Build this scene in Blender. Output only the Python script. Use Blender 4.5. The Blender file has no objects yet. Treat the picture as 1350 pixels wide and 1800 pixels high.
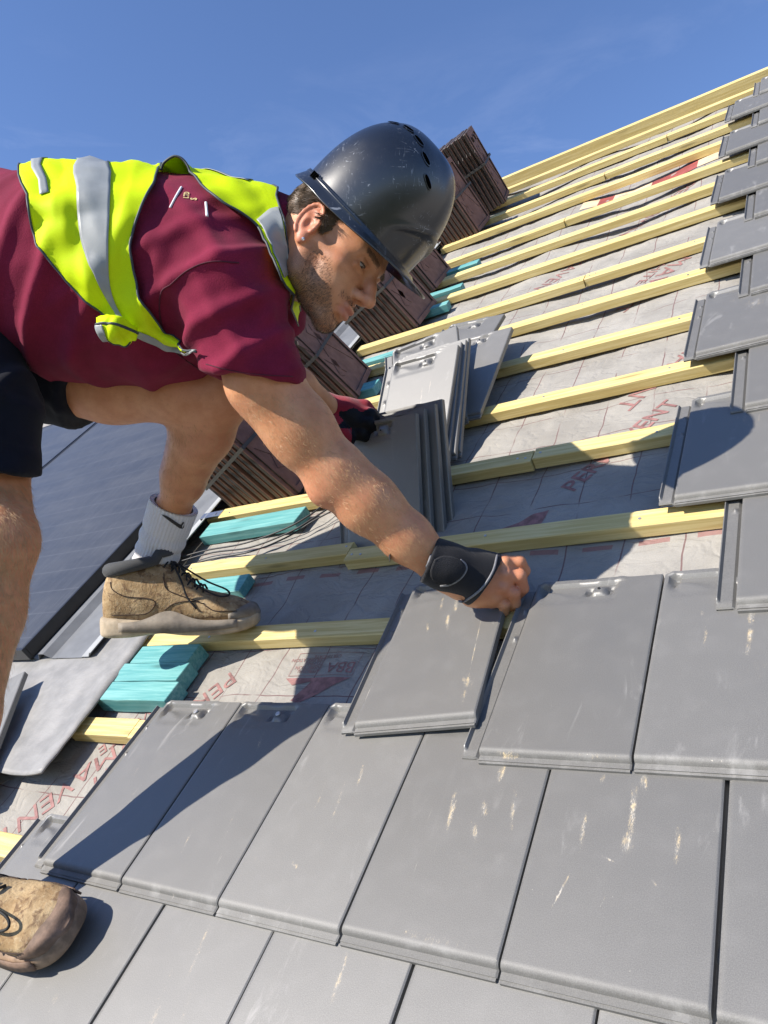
import bpy, bmesh, math, random
import numpy as np
from mathutils import Matrix, Vector
from mathutils.bvhtree import BVHTree
from mathutils import noise as mnoise

scn = bpy.context.scene
COL = scn.collection
rad = math.radians
random.seed(7)

# ------------------------------------------------------------------ roof frame
# roof coordinates (u along the eaves, v up the slope, n off the slope), metres
PITCH = rad(40)
M_ROOF = Matrix.Translation((0, 0, 4.2)) @ Matrix.Rotation(PITCH, 4, 'X')
W, G, L = 0.2, 0.2492, 0.345            # tile cover width, gauge, length

# ------------------------------------------------------------------ camera
CAM_C = np.array([0.96822977, -0.26028455, 0.73682135])
CAM_R = np.array([[0.82449309, 0.36489702, -0.43250585],
                  [-0.13141958, -0.61994385, -0.77356223],
                  [-0.55039989, 0.69463645, -0.4631848]])
FOC = 1294.632
cam_d = bpy.data.cameras.new('camera')
cam = bpy.data.objects.new('camera', cam_d)
COL.objects.link(cam)
cam_d.sensor_fit = 'HORIZONTAL'
cam_d.sensor_width = 36
cam_d.lens = FOC / 1350 * 36
cam_d.clip_start = 0.02
cam_d.clip_end = 5000
_m = Matrix.Identity(4)
for i in range(3):
    _m[i][0] = CAM_R[0][i]; _m[i][1] = -CAM_R[1][i]; _m[i][2] = -CAM_R[2][i]; _m[i][3] = CAM_C[i]
cam.matrix_world = M_ROOF @ _m
scn.camera = cam
# the frame of the standing viewer: x right, y down, z away; used to place the figure
M_VIEW = M_ROOF @ Matrix([[CAM_R[0][i], CAM_R[1][i], CAM_R[2][i], CAM_C[i]] for i in range(3)] + [[0, 0, 0, 1]])

# ------------------------------------------------------------------ light
SUN_D = Vector((0.43, 0.15, -0.87)).normalized()          # direction of travel, roof frame
sd = (M_ROOF.to_3x3() @ SUN_D).normalized()
sun_d = bpy.data.lights.new('sun', 'SUN')
sun_d.energy = 5.0
sun_d.angle = rad(0.53)
sun_d.color = (1.0, 0.93, 0.83)
sun = bpy.data.objects.new('sun', sun_d)
COL.objects.link(sun)
sun.rotation_mode = 'QUATERNION'
sun.rotation_quaternion = sd.to_track_quat('-Z', 'Y')
sun.location = (0, -4, 12)
world = bpy.data.worlds.new('World')
scn.world = world
world.use_nodes = True
wn = world.node_tree
for n_ in list(wn.nodes):
    wn.nodes.remove(n_)
_o = wn.nodes.new('ShaderNodeOutputWorld')
_bg = wn.nodes.new('ShaderNodeBackground')
_sky = wn.nodes.new('ShaderNodeTexSky')
_sky.sky_type = 'NISHITA'
_sky.sun_disc = False
_sky.sun_elevation = math.asin(-sd.z)
_sky.sun_rotation = math.atan2(-sd.x, -sd.y)
_sky.air_density = 1.0
_sky.dust_density = 0.1
_sky.ozone_density = 4.0
_bg.inputs['Strength'].default_value = 0.105
# thin high cloud low in the sky, part of the world itself
_tc = wn.nodes.new('ShaderNodeTexCoord')
_mp = wn.nodes.new('ShaderNodeMapping')
_mp.inputs['Scale'].default_value = (2.2, 2.2, 7.0)
_nz = wn.nodes.new('ShaderNodeTexNoise')
_nz.inputs['Scale'].default_value = 2.6
_nz.inputs['Detail'].default_value = 8
_nz.inputs['Roughness'].default_value = 0.62
_nz.inputs['Distortion'].default_value = 0.5
_rp = wn.nodes.new('ShaderNodeValToRGB')
_rp.color_ramp.elements[0].position = 0.52
_rp.color_ramp.elements[1].position = 0.8
_sx = wn.nodes.new('ShaderNodeSeparateXYZ')
_mr = wn.nodes.new('ShaderNodeMapRange')
_mr.inputs['From Min'].default_value = 0.62
_mr.inputs['From Max'].default_value = 0.30
_mr.inputs['To Min'].default_value = 0.0
_mr.inputs['To Max'].default_value = 0.35
_mul = wn.nodes.new('ShaderNodeMath'); _mul.operation = 'MULTIPLY'
_mixc = wn.nodes.new('ShaderNodeMix'); _mixc.data_type = 'RGBA'
_mixc.inputs[7].default_value = (5.2, 5.5, 6.2, 1)
L_ = wn.links.new
L_(_tc.outputs['Generated'], _mp.inputs['Vector']); L_(_mp.outputs['Vector'], _nz.inputs['Vector'])
L_(_nz.outputs['Fac'], _rp.inputs['Fac']); L_(_tc.outputs['Generated'], _sx.inputs['Vector'])
L_(_sx.outputs['Z'], _mr.inputs['Value']); L_(_rp.outputs['Color'], _mul.inputs[0]); L_(_mr.outputs['Result'], _mul.inputs[1])
L_(_mul.outputs[0], _mixc.inputs[0]); L_(_sky.outputs['Color'], _mixc.inputs[6])
_tint = wn.nodes.new('ShaderNodeMix'); _tint.data_type = 'RGBA'; _tint.blend_type = 'MULTIPLY'; _tint.inputs[0].default_value = 1.0
_tint.inputs[7].default_value = (1.03, 1.05, 1.22, 1)     # a deep clear summer blue
L_(_mixc.outputs[2], _tint.inputs[6]); L_(_tint.outputs[2], _bg.inputs['Color']); L_(_bg.outputs['Background'], _o.inputs['Surface'])
scn.view_settings.view_transform = 'Standard'
scn.view_settings.look = 'None'
scn.view_settings.exposure = 0.68
scn.view_settings.gamma = 1.0

# ------------------------------------------------------------------ helpers
def P(x, y, z):
    """a point of the viewer frame: picture position and distance -> roof coordinates"""
    return CAM_C + z * (np.array([(x - 675) / FOC, (y - 900) / FOC, 1.0]) @ CAM_R)

def V(x, y, z):
    return np.array([(x - 675) / FOC * z, (y - 900) / FOC * z, z])

def onroof(x, y, n=0.0):
    d = np.array([(x - 675) / FOC, (y - 900) / FOC, 1.0]) @ CAM_R
    return CAM_C + (n - CAM_C[2]) / d[2] * d

def smooth(me, on=True):
    me.polygons.foreach_set('use_smooth', [on] * len(me.polygons))

def mesh_from(name, verts, faces, mat=None, sm=True):
    me = bpy.data.meshes.new(name)
    me.from_pydata([tuple(map(float, v)) for v in verts], [], [tuple(map(int, f)) for f in faces])
    me.update()
    if mat:
        me.materials.append(mat)
    smooth(me, sm)
    return me

def link(name, me, parent=None, mw=None, label=None, cat=None, group=None, kind=None):
    o = bpy.data.objects.new(name, me)
    COL.objects.link(o)
    if parent is not None:
        o.parent = parent
        if mw is not None:
            o.matrix_local = mw
    elif mw is not None:
        o.matrix_world = mw
    if label: o['label'] = label
    if cat: o['category'] = cat
    if group: o['group'] = group
    if kind: o['kind'] = kind
    elif label and parent is None: o['kind'] = 'thing'
    return o

def empty(name, mw, label, cat, group=None):
    o = link(name, None, None, mw, label, cat, group)
    o.empty_display_size = 0.05
    return o

def T(u, v, n):
    return Matrix.Translation((u, v, n))

def bm_mesh(name, bm, mat=None, sm=False):
    me = bpy.data.meshes.new(name)
    bmesh.ops.recalc_face_normals(bm, faces=bm.faces)
    bm.to_mesh(me); bm.free()
    if mat: me.materials.append(mat)
    smooth(me, sm)
    return me

def add_box(bm, lo, hi, mat=None, jit=0):
    vs = []
    for z in (lo[2], hi[2]):
        for y in (lo[1], hi[1]):
            for x in (lo[0], hi[0]):
                p = Vector((x, y, z))
                if jit: p += Vector([random.uniform(-jit, jit) for _ in range(3)])
                if mat is not None: p = mat @ p
                vs.append(bm.verts.new(p))
    fs = []
    for f in ((0, 2, 3, 1), (4, 5, 7, 6), (0, 1, 5, 4), (2, 6, 7, 3), (0, 4, 6, 2), (1, 3, 7, 5)):
        fs.append(bm.faces.new([vs[i] for i in f]))
    return vs, fs

def bevel(bm, w, seg=2):
    bmesh.ops.bevel(bm, geom=list(bm.edges), offset=w, segments=seg, affect='EDGES', profile=0.6, clamp_overlap=True)

def add_tube(bm, pts, r, seg=8, cap=True):
    pts = [Vector(p) for p in pts]
    rr = r if hasattr(r, '__len__') else [r] * len(pts)
    rings = []
    up = Vector((0.31, 0.2, 0.93))
    for i, p in enumerate(pts):
        t = (pts[min(i + 1, len(pts) - 1)] - pts[max(i - 1, 0)]).normalized()
        a = t.cross(up).normalized(); b = t.cross(a)
        rings.append([bm.verts.new(p + rr[i] * (math.cos(2 * math.pi * k / seg) * a + math.sin(2 * math.pi * k / seg) * b)) for k in range(seg)])
    for i in range(len(rings) - 1):
        for k in range(seg):
            bm.faces.new((rings[i][k], rings[i][(k + 1) % seg], rings[i + 1][(k + 1) % seg], rings[i + 1][k]))
    if cap:
        bm.faces.new(rings[0][::-1]); bm.faces.new(rings[-1])

def crom(pts, n):
    """Catmull-Rom resample of control points to n points"""
    pts = np.array(pts, float); m = len(pts)
    out = []
    for s in np.linspace(0, m - 1, n):
        i = min(int(s), m - 2); t = s - i
        p1, p2 = pts[i], pts[i + 1]
        p0 = pts[i - 1] if i > 0 else 2 * p1 - p2
        p3 = pts[i + 2] if i + 2 < m else 2 * p2 - p1
        out.append(0.5 * (2 * p1 + (p2 - p0) * t + (2 * p0 - 5 * p1 + 4 * p2 - p3) * t * t + (3 * p1 - p0 - 3 * p2 + p3) * t ** 3))
    return np.array(out)

# ------------------------------------------------------------------ materials
class NT:
    def __init__(s, name):
        s.m = bpy.data.materials.new(name); s.m.use_nodes = True
        s.t = s.m.node_tree; s.b = s.t.nodes['Principled BSDF']
    def n(s, typ, **kw):
        nd = s.t.nodes.new('ShaderNode' + typ)
        for k, v in kw.items():
            if k.startswith('_'): setattr(nd, k[1:], v)
            else: nd.inputs[k.replace('_', ' ')].default_value = v
        return nd
    def l(s, a, b): s.t.links.new(a, b)
    def val(s, x, sock):
        if isinstance(x, (int, float)): sock.default_value = x
        else: s.l(x, sock)
    def math(s, op, a, b=0.0, c=None, clamp=False):
        nd = s.t.nodes.new('ShaderNodeMath'); nd.operation = op; nd.use_clamp = clamp
        s.val(a, nd.inputs[0]); s.val(b, nd.inputs[1])
        if c is not None: s.val(c, nd.inputs[2])
        return nd.outputs[0]
    def mix(s, f, a, b):
        nd = s.t.nodes.new('ShaderNodeMix'); nd.data_type = 'RGBA'
        s.val(f, nd.inputs[0])
        for x, i in ((a, 6), (b, 7)):
            if isinstance(x, tuple): nd.inputs[i].default_value = x if len(x) == 4 else x + (1,)
            else: s.l(x, nd.inputs[i])
        return nd.outputs[2]
    def ss(s, x, lo, hi):
        nd = s.t.nodes.new('ShaderNodeMapRange'); nd.interpolation_type = 'SMOOTHSTEP'
        s.val(x, nd.inputs[0]); nd.inputs[1].default_value = lo; nd.inputs[2].default_value = hi
        return nd.outputs[0]
    def obj(s): return s.n('TexCoord').outputs['Object']
    def mapped(s, vec, sc, loc=(0, 0, 0), rot=(0, 0, 0)):
        nd = s.n('Mapping'); nd.inputs['Scale'].default_value = sc; nd.inputs['Location'].default_value = loc; nd.inputs['Rotation'].default_value = rot
        s.l(vec, nd.inputs['Vector']); return nd.outputs[0]
    def noise(s, vec, scale, detail=4, rough=.55, dist=0.0):
        nd = s.n('TexNoise', Scale=scale, Detail=detail, Roughness=rough, Distortion=dist)
        if vec is not None: s.l(vec, nd.inputs['Vector'])
        return nd.outputs['Fac']
    def bump(s, h, strength=.3, dist=.002):
        nd = s.n('Bump', Strength=strength, Distance=dist); s.l(h, nd.inputs['Height']); s.l(nd.outputs[0], s.b.inputs['Normal'])
    def base(s, c, rough=None, spec=None):
        if isinstance(c, tuple): s.b.inputs['Base Color'].default_value = c if len(c) == 4 else c + (1,)
        else: s.l(c, s.b.inputs['Base Color'])
        if rough is not None: s.val(rough, s.b.inputs['Roughness'])
        if spec is not None: s.b.inputs['Specular IOR Level'].default_value = spec
        return s.m

def simple(name, c, rough=.6, var=.15, scale=30, bumps=0.0, bscale=200, spec=.5, metal=0.0, coat=0.0):
    t = NT(name); o = t.obj()
    f = t.noise(o, scale, 5)
    dark = tuple(x * (1 - var) for x in c); lite = tuple(min(1, x * (1 + var)) for x in c)
    m = t.base(t.mix(t.ss(f, .3, .7), dark, lite), rough, spec)
    t.b.inputs['Metallic'].default_value = metal
    if coat: t.b.inputs['Coat Weight'].default_value = coat
    if bumps: t.bump(t.noise(o, bscale, 3), bumps, .001)
    return m

def tile_material(name, marks=(), base=(.134, .130, .120), dust=1.0):
    """matt dark engobe with scuffs; marks = (x, y, w, h, angle, strength) in the tile's own metres"""
    t = NT(name); o = t.obj()
    inf = t.n('ObjectInfo')
    off = t.n('VectorMath', _operation='SCALE'); off.inputs[3].default_value = 1.0
    cmb = t.n('CombineXYZ')
    t.l(t.math('MULTIPLY', inf.outputs['Random'], 37.0), cmb.inputs[0]); t.l(t.math('MULTIPLY', inf.outputs['Random'], 91.0), cmb.inputs[1])
    add = t.n('VectorMath', _operation='ADD'); t.l(o, add.inputs[0]); t.l(cmb.outputs[0], add.inputs[1])
    ov = add.outputs[0]
    fine = t.noise(ov, 900, 3); mid = t.noise(ov, 26, 5, .6); big = t.noise(ov, 7, 3)
    c = t.mix(t.ss(fine, .3, .75), tuple(x * .78 for x in base), tuple(x * 1.25 for x in base))
    c = t.mix(t.math('MULTIPLY', t.ss(mid, .46, .74), .16 * dust), c, (.20, .195, .185))
    c = t.mix(t.math('MULTIPLY', t.ss(big, .5, .8), .15 * dust), c, (.075, .078, .083))
    tone = t.math('ADD', .86, t.math('MULTIPLY', inf.outputs['Random'], .28))
    hs = t.n('HueSaturation'); t.l(tone, hs.inputs['Value']); t.l(c, hs.inputs['Color']); c = hs.outputs[0]
    smear = t.math('MULTIPLY', t.ss(t.noise(t.mapped(ov, (30, 9, 20), rot=(0, 0, -.5)), 1, 5, .65, .8), .56, .72), t.ss(t.noise(ov, 5, 2), .45, .65))
    c = t.mix(t.math('MULTIPLY', smear, .42 * dust), c, (.34, .33, .31))
    # thin pale scratches along the length, broken into patches
    sc = t.noise(t.mapped(ov, (210, 14, 60), rot=(0, 0, .12)), 1, 4, .6)
    pat = t.noise(t.mapped(ov, (13, 6, 13)), 1, 3)
    scr = t.math('MULTIPLY', t.ss(sc, .66, .72), t.ss(pat, .60, .70))
    spk = t.math('MULTIPLY', t.ss(t.noise(ov, 330, 2), .72, .76), t.ss(t.noise(ov, 15, 3), .52, .7))
    m_ = t.math('MAXIMUM', scr, spk)
    c = t.mix(t.math('MULTIPLY', m_, .75 * dust), c, (.50, .46, .38))
    sep = t.n('SeparateXYZ'); t.l(o, sep.inputs[0])
    grain = t.noise(t.mapped(o, (1200, 300, 600)), 1, 4, .75)
    grain2 = t.noise(t.mapped(o, (150, 60, 100)), 1, 3, .6)
    tot = None
    for (x, y, w, h, a, st) in marks:
        if .6 < h / w < 8: w, h = w * .72, h * 1.4
        ca, sa = math.cos(a), math.sin(a)
        dx = t.math('SUBTRACT', sep.outputs[0], x); dy = t.math('SUBTRACT', sep.outputs[1], y)
        ex = t.math('DIVIDE', t.math('ADD', t.math('MULTIPLY', dx, ca), t.math('MULTIPLY', dy, sa)), w)
        ey = t.math('DIVIDE', t.math('SUBTRACT', t.math('MULTIPLY', dy, ca), t.math('MULTIPLY', dx, sa)), h)
        r2 = t.math('ADD', t.math('MULTIPLY', ex, ex), t.math('MULTIPLY', ey, ey))
        k = t.math('MULTIPLY', t.math('SUBTRACT', 1.0, r2, clamp=True), st)
        tot = k if tot is None else t.math('MAXIMUM', tot, k)
    if tot is not None:
        g = t.math('ADD', t.math('MULTIPLY', grain, .75), t.math('MULTIPLY', grain2, .45))
        f = t.ss(t.math('ADD', t.math('MULTIPLY', tot, .24), g), .78, 1.0)
        f = t.math('MULTIPLY', t.math('MULTIPLY', f, .9), t.math('ADD', .25, t.math('MULTIPLY', .75, t.ss(t.noise(t.mapped(o, (230, 26, 60), rot=(0, 0, .15)), 1, 3, .6), .40, .56))))
        f = t.math('MULTIPLY', f, t.ss(tot, 0.0, .12))
        c = t.mix(f, c, t.mix(t.ss(grain2, .4, .62), (.62, .58, .50), (.60, .47, .27)))
    rough = t.math('ADD', .44, t.math('MULTIPLY', mid, .08))
    edge = t.math('SUBTRACT', 1.0, t.ss(sep.outputs[1], .009, .019))     # worn, rougher tail
    rough = t.math('ADD', rough, t.math('MULTIPLY', edge, .30))
    c = t.mix(t.math('MULTIPLY', t.math('MULTIPLY', edge, t.ss(mid, .5, .7)), .35), c, (.30, .295, .28))
    m = t.base(c, rough, 1.0)
    t.b.inputs['IOR'].default_value = 1.54
    t.bump(t.math('ADD', t.math('MULTIPLY', fine, .6), t.math('MULTIPLY', mid, .6)), .22, .0009)
    return m

def wood_material(name, c1, c2, c3, knots=True, rough=.62):
    t = NT(name); o = t.obj()
    inf = t.n('ObjectInfo')
    cmb = t.n('CombineXYZ'); t.l(t.math('MULTIPLY', inf.outputs['Random'], 50.0), cmb.inputs[0]); t.l(t.math('MULTIPLY', inf.outputs['Random'], 13.0), cmb.inputs[2])
    add = t.n('VectorMath', _operation='ADD'); t.l(o, add.inputs[0]); t.l(cmb.outputs[0], add.inputs[1]); ov = add.outputs[0]
    g = t.noise(t.mapped(ov, (5, 130, 130)), 1, 6, .6, .6)
    f = t.noise(t.mapped(ov, (14, 700, 700)), 1, 3, .6)
    b = t.noise(t.mapped(ov, (3, 9, 9)), 1, 3)
    c = t.mix(t.ss(g, .35, .68), c1, c2)
    c = t.mix(t.math('MULTIPLY', t.ss(f, .48, .72), .35), c, c3)
    c = t.mix(t.math('MULTIPLY', t.ss(b, .45, .7), .4), c, c1)
    if knots:
        v = t.n('TexVoronoi', Scale=1.0, _feature='F1'); t.l(t.mapped(ov, (3.2, 22, 22)), v.inputs['Vector'])
        kn = t.math('SUBTRACT', 1.0, t.ss(v.outputs['Distance'], .05, .17))
        c = t.mix(t.math('MULTIPLY', kn, .6), c, tuple(x * .35 for x in c1))
    m = t.base(c, rough, .35)
    t.bump(t.math('ADD', g, f), .25, .0008)
    return m

MT = {}
MT['tile'] = tile_material('dark_clay_tile')
MT['batten'] = wood_material('treated_batten_wood', (.55, .42, .155), (.72, .59, .285), (.42, .32, .13))
MT['teal'] = wood_material('teal_treated_wood', (.085, .29, .29), (.19, .42, .405), (.05, .20, .22))
MT['metal'] = simple('galvanised_metal', (.42, .43, .45), .32, .12, 18, metal=.9)
MT['black_frame'] = simple('black_anodised_frame', (.018, .018, .02), .38, .2, 30)
MT['greymetal'] = simple('grey_coated_flashing', (.16, .165, .17), .42, .15, 14, spec=.5)
MT['palemetal'] = simple('pale_grey_flashing', (.36, .37, .37), .45, .12, 20)
MT['rubber'] = simple('black_rubber', (.02, .02, .022), .5, .2, 40)
MT['print'] = simple('red_print', (.25, .125, .115), .7, .3, 60)
MT['red'] = simple('red_label', (.30, .07, .065), .55, .2, 20)
MT['nail'] = simple('zinc_nail', (.55, .55, .56), .3, .1, 50, metal=.7)
# ------------------------------------------------------------------ setting: ground
t = NT('grass_ground')
o_ = t.obj()
t.base(t.mix(t.ss(t.noise(o_, .6, 6), .35, .65), (.05, .075, .025), (.11, .10, .055)), .9)
link('ground', mesh_from('ground', [(-1500, -1500, 0), (1500, -1500, 0), (1500, 1500, 0), (-1500, 1500, 0)], [(0, 1, 2, 3)], t.m), kind='structure')

# ------------------------------------------------------------------ roofing underlay
RIDGE_V = 3.93
def h_under(u, v):
    """height of the draped breathable membrane"""
    raf = abs(math.sin(math.pi * (u - 0.06 + .05 * mnoise.noise((v * 2.1, u * .8, 7.7))) / 0.58))
    k = (v - 0.06) / G
    betw = 0.35 + 0.65 * abs(math.sin(math.pi * (k - .2)))
    amp = 0.006 + 0.020 * min(1, max(0, (v - .8) / 1.0))
    s = -amp * raf ** 1.3 * (.55 + .9 * mnoise.noise((u * 1.7, v * 2.6, 3.3)))
    w = .0035 * mnoise.noise((u * 9, v * 13, 1.0)) + .0018 * mnoise.noise((u * 30, v * 26, 5.0))
    # bulge that shows under the batten near the boot
    w += 0.004 * mnoise.noise((u * 3.1 + 4, v * 5.2, 9.0)) * betw
    w += .0022 * (.5 - abs(mnoise.noise((u * 14 + v * 5, v * 9 - u * 6, 2.0)))) 
    return min(-.0578, -0.0600 + s + w * (0.6 + .9 * raf))

def underlay_material():
    t = NT('breather_membrane'); o = t.obj()
    warp = t.n('TexNoise', Scale=5.0, Detail=3); t.l(o, warp.inputs['Vector'])
    wv = t.n('VectorMath', _operation='SCALE'); wv.inputs[3].default_value = .028
    sb = t.n('VectorMath', _operation='SUBTRACT'); sb.inputs[1].default_value = (.5, .5, .5)
    t.l(warp.outputs['Color'], sb.inputs[0]); t.l(sb.outputs[0], wv.inputs[0])
    ad = t.n('VectorMath', _operation='ADD'); t.l(o, ad.inputs[0]); t.l(wv.outputs[0], ad.inputs[1])
    sep = t.n('SeparateXYZ'); t.l(ad.outputs[0], sep.inputs[0])
    u, v = sep.outputs[0], sep.outputs[1]
    def line(x, per, w, ph=0.0):
        a = t.math('ABSOLUTE', t.math('SUBTRACT', t.math('FRACT', t.math('ADD', t.math('DIVIDE', x, per), ph)), .5))
        return t.math('SUBTRACT', 1.0, t.ss(a, w * .6 / per, w / per))
    lap = t.math('MULTIPLY', t.math('GREATER_THAN', v, .585), t.math('LESS_THAN', v, .735))
    lu = line(u, .104, .0017, .66)
    lv = t.math('MULTIPLY', line(v, .118, .0015, .18), t.math('SUBTRACT', 1.0, lap))
    br = t.ss(t.noise(o, 8, 3), .36, .5)
    ln = t.math('MULTIPLY', t.math('MAXIMUM', lu, lv), br)
    # row of printed dashes along the lap
    dash = t.math('MULTIPLY', t.math('MULTIPLY', t.math('GREATER_THAN', v, .716), t.math('LESS_THAN', v, .728)),
                  t.math('GREATER_THAN', t.math('FRACT', t.math('DIVIDE', u, .098)), .45))
    weave = t.n('TexWave', Scale=230.0, Distortion=0.0, _bands_direction='DIAGONAL'); t.l(o, weave.inputs['Vector'])
    fl = t.noise(o, 420, 3, .7); bl = t.noise(o, 9, 5)
    c = t.mix(t.ss(bl, .3, .72), (.255, .24, .215), (.34, .322, .29))
    c = t.mix(t.math('MULTIPLY', t.ss(fl, .35, .7), .35), c, (.21, .205, .195))
    c = t.mix(t.math('MULTIPLY', ln, .9), c, (.15, .085, .082))
    c = t.mix(t.math('MULTIPLY', dash, .8), c, (.25, .125, .115))
    m = t.base(c, .8, .25)
    cr = t.math('ABSOLUTE', t.math('SUBTRACT', t.noise(t.mapped(o, (13, 22, 10), rot=(0, 0, .4)), 1, 3, .5, .6), .5))
    cr = t.math('MULTIPLY', t.ss(cr, .0, .11), 1.7)
    t.bump(t.math('ADD', t.math('ADD', cr, t.math('MULTIPLY', fl, .5)), t.math('ADD', t.math('MULTIPLY', weave.outputs['Fac'], .12), t.noise(o, 55, 5, .6))), .45, .002)
    return m

us = np.concatenate([np.linspace(-4, -.8, 20), np.linspace(-.78, 1.4, 150), np.linspace(1.45, 3, 10)])
vs = np.concatenate([np.linspace(-1.6, -.1, 12), np.linspace(-.08, 2.6, 260), np.linspace(2.615, RIDGE_V, 90)])
vv = [(u, v, h_under(u, v)) for v in vs for u in us]
nu, nv = len(us), len(vs)
ff = [(j * nu + i, j * nu + i + 1, (j + 1) * nu + i + 1, (j + 1) * nu + i) for j in range(nv - 1) for i in range(nu - 1)]
# far slope beyond the ridge
base_i = len(vv)
sl = 2 * PITCH
for j, dd in enumerate((0.02, 4.5)):
    for i, u in enumerate(us):
        vv.append((u, RIDGE_V + dd * math.cos(sl), -.06 - dd * math.sin(sl)))
for j in range(2):
    for i in range(nu - 1):
        a = (nv - 1) * nu if j == 0 else base_i
        b = base_i + j * nu
        ff.append((a + i, a + i + 1, b + i + 1, b + i))
link('roof_underlay', mesh_from('roof_underlay', vv, ff, underlay_material()), None, M_ROOF,
     'grey printed breathable membrane stretched over the roof slope below the yellow battens', 'roof underlay')
underlay = bpy.data.objects['roof_underlay']

# printed words on the membrane
def text_mesh(txt, size, bold=0.0):
    cu = bpy.data.curves.new('lettering', 'FONT'); cu.body = txt; cu.size = size; cu.offset = bold
    cu.resolution_u = 3
    ob = bpy.data.objects.new('lettering', cu); COL.objects.link(ob)
    dg = bpy.context.evaluated_depsgraph_get()
    me = bpy.data.meshes.new_from_object(ob.evaluated_get(dg))
    bpy.data.objects.remove(ob); bpy.data.curves.remove(cu)
    return me

def print_on(txt, size, u, v, ang, mat, name='printed_lettering', bold=.0, mirror=False, lift=.0012, shapes=None):
    if shapes is None:
        me = text_mesh(txt, size, bold); me.materials.clear(); me.materials.append(mat)
    else:
        me = mesh_from(name, [(x, y, 0) for poly in shapes for x, y in poly],
                       (lambda c: [tuple(range(c[i], c[i] + len(p))) for i, p in enumerate(shapes)])(np.cumsum([0] + [len(p) for p in shapes])), mat, False)
    bm = bmesh.new(); bm.from_mesh(me)
    bmesh.ops.triangulate(bm, faces=bm.faces)
    for _ in range(3):
        es = [e for e in bm.edges if e.calc_length() > .018]
        if not es: break
        bmesh.ops.subdivide_edges(bm, edges=es, cuts=1)
        bmesh.ops.triangulate(bm, faces=bm.faces)
    ca, sa = math.cos(ang), math.sin(ang)
    for w_ in bm.verts:
        x, y = w_.co.x, w_.co.y
        U, Vv = u + x * ca - y * sa, v + x * sa + y * ca
        w_.co = (U, Vv, h_under(U, Vv) + lift)
    bm.to_mesh(me); bm.free()
    return link(name, me, underlay, Matrix.Identity(4))

DIAG = math.atan2(.82, .57)
print_on('PERMAVENT', .058, .483, .903, DIAG, MT['print'], bold=.0008)
print_on('PERMAVENT', .066, -.27, .36, DIAG + math.pi, MT['print'])
print_on('WHITE', .04, -.30, .36, DIAG + math.pi, MT['print'])
print_on('PERMAVENT', .075, .66, 2.12, DIAG + math.pi, MT['print'])
print_on('WHITE', .05, .56, 2.06, DIAG + math.pi, MT['print'])
print_on('PERMAVENT', .07, .74, 1.52, DIAG + math.pi, MT['print'])
print_on('PERMAVENT', .07, .30, 2.42, DIAG + math.pi, MT['print'])
print_on('PERMAVENT', .06, -.135, .455, DIAG + math.pi, MT['print'])
print_on('PERMAVENT', .075, .55, 2.78, DIAG + math.pi, MT['print'])
print_on('150mm', .017, .47, .745, 0, MT['print'])
print_on('150mm', .017, .10, .735, 0, MT['print'])
def approval_mark(u, v, a):
    e = math.cos(a), math.sin(a)
    def at(x, y): return u + x * e[0] - y * e[1], v + x * e[1] + y * e[0]
    print_on('BBA', .036, *at(.003, .024), a, MT['print'])
    for i, w_ in enumerate(('APPROVAL', 'INSPECTION', 'TESTING', 'CERTIFICATION')):
        print_on(w_, .0115, *at(.079, .040 - i * .009), a, MT['print'])
    print_on('CERTIFICATE', .011, *at(.045, .006), a, MT['print'])
    fr = [[(0, 0), (.15, 0), (.15, .001), (0, .001)], [(0, .054), (.15, .054), (.15, .055), (0, .055)], [(0, .001), (.001, .001), (.001, .054), (0, .054)], [(.149, .001), (.15, .001), (.15, .054), (.149, .054)],
          [(.0, .060), (.152, .060), (.125, .078), (.085, .068), (.108, .113), (.10, .115)], [(.0, .0595), (.10, .116), (.09, .121)]]
    print_on('', 1, u, v, a, MT['print'], 'printed_emblem', shapes=fr)
approval_mark(.172, .495, math.pi)
print_on('', 1, .33, .80, 0, MT['print'], 'printed_emblem', shapes=[[(0, 0), (.10, .0), (.115, .055), (.075, .045)], [(.012, -.006), (.11, -.006), (.118, -.001), (.012, -.002)]])

# ------------------------------------------------------------------ battens
def batten_mesh(length, w=.042, h=.0265, seed=0):
    rnd = random.Random(seed)
    bm = bmesh.new()
    n = max(2, int(length / .12))
    rings = []
    for i in range(n + 1):
        x = length * i / n
        dy = .0018 * mnoise.noise((x * 3.0, seed * 3.7, 0)); dz = .0012 * mnoise.noise((x * 4.0, seed * 1.7, 7))
        c = .0016
        prof = [(0, c), (c, 0), (w - c, 0), (w, c), (w, h - c), (w - c, h), (c, h), (0, h - c)]
        rings.append([bm.verts.new((x, y + dy - w, z + dz - h)) for y, z in prof])
    for i in range(n):
        for k in range(8):
            bm.faces.new((rings[i][k], rings[i][(k + 1) % 8], rings[i + 1][(k + 1) % 8], rings[i + 1][k]))
    bm.faces.new(rings[0]); bm.faces.new(rings[-1][::-1])
    return bm_mesh('roof_batten', bm, MT['batten'])

BT = -.0305                      # top of the battens
def batten(u0, u1, v, label, seed, group='yellow roof battens', top=BT, yaw=0.0, w=.042, h=.0265):
    return link('roof_batten', batten_mesh(u1 - u0, w, h, seed), None, M_ROOF @ T(u0, v, top) @ Matrix.Rotation(yaw, 4, 'Z'), label, 'roof batten', group)

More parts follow.
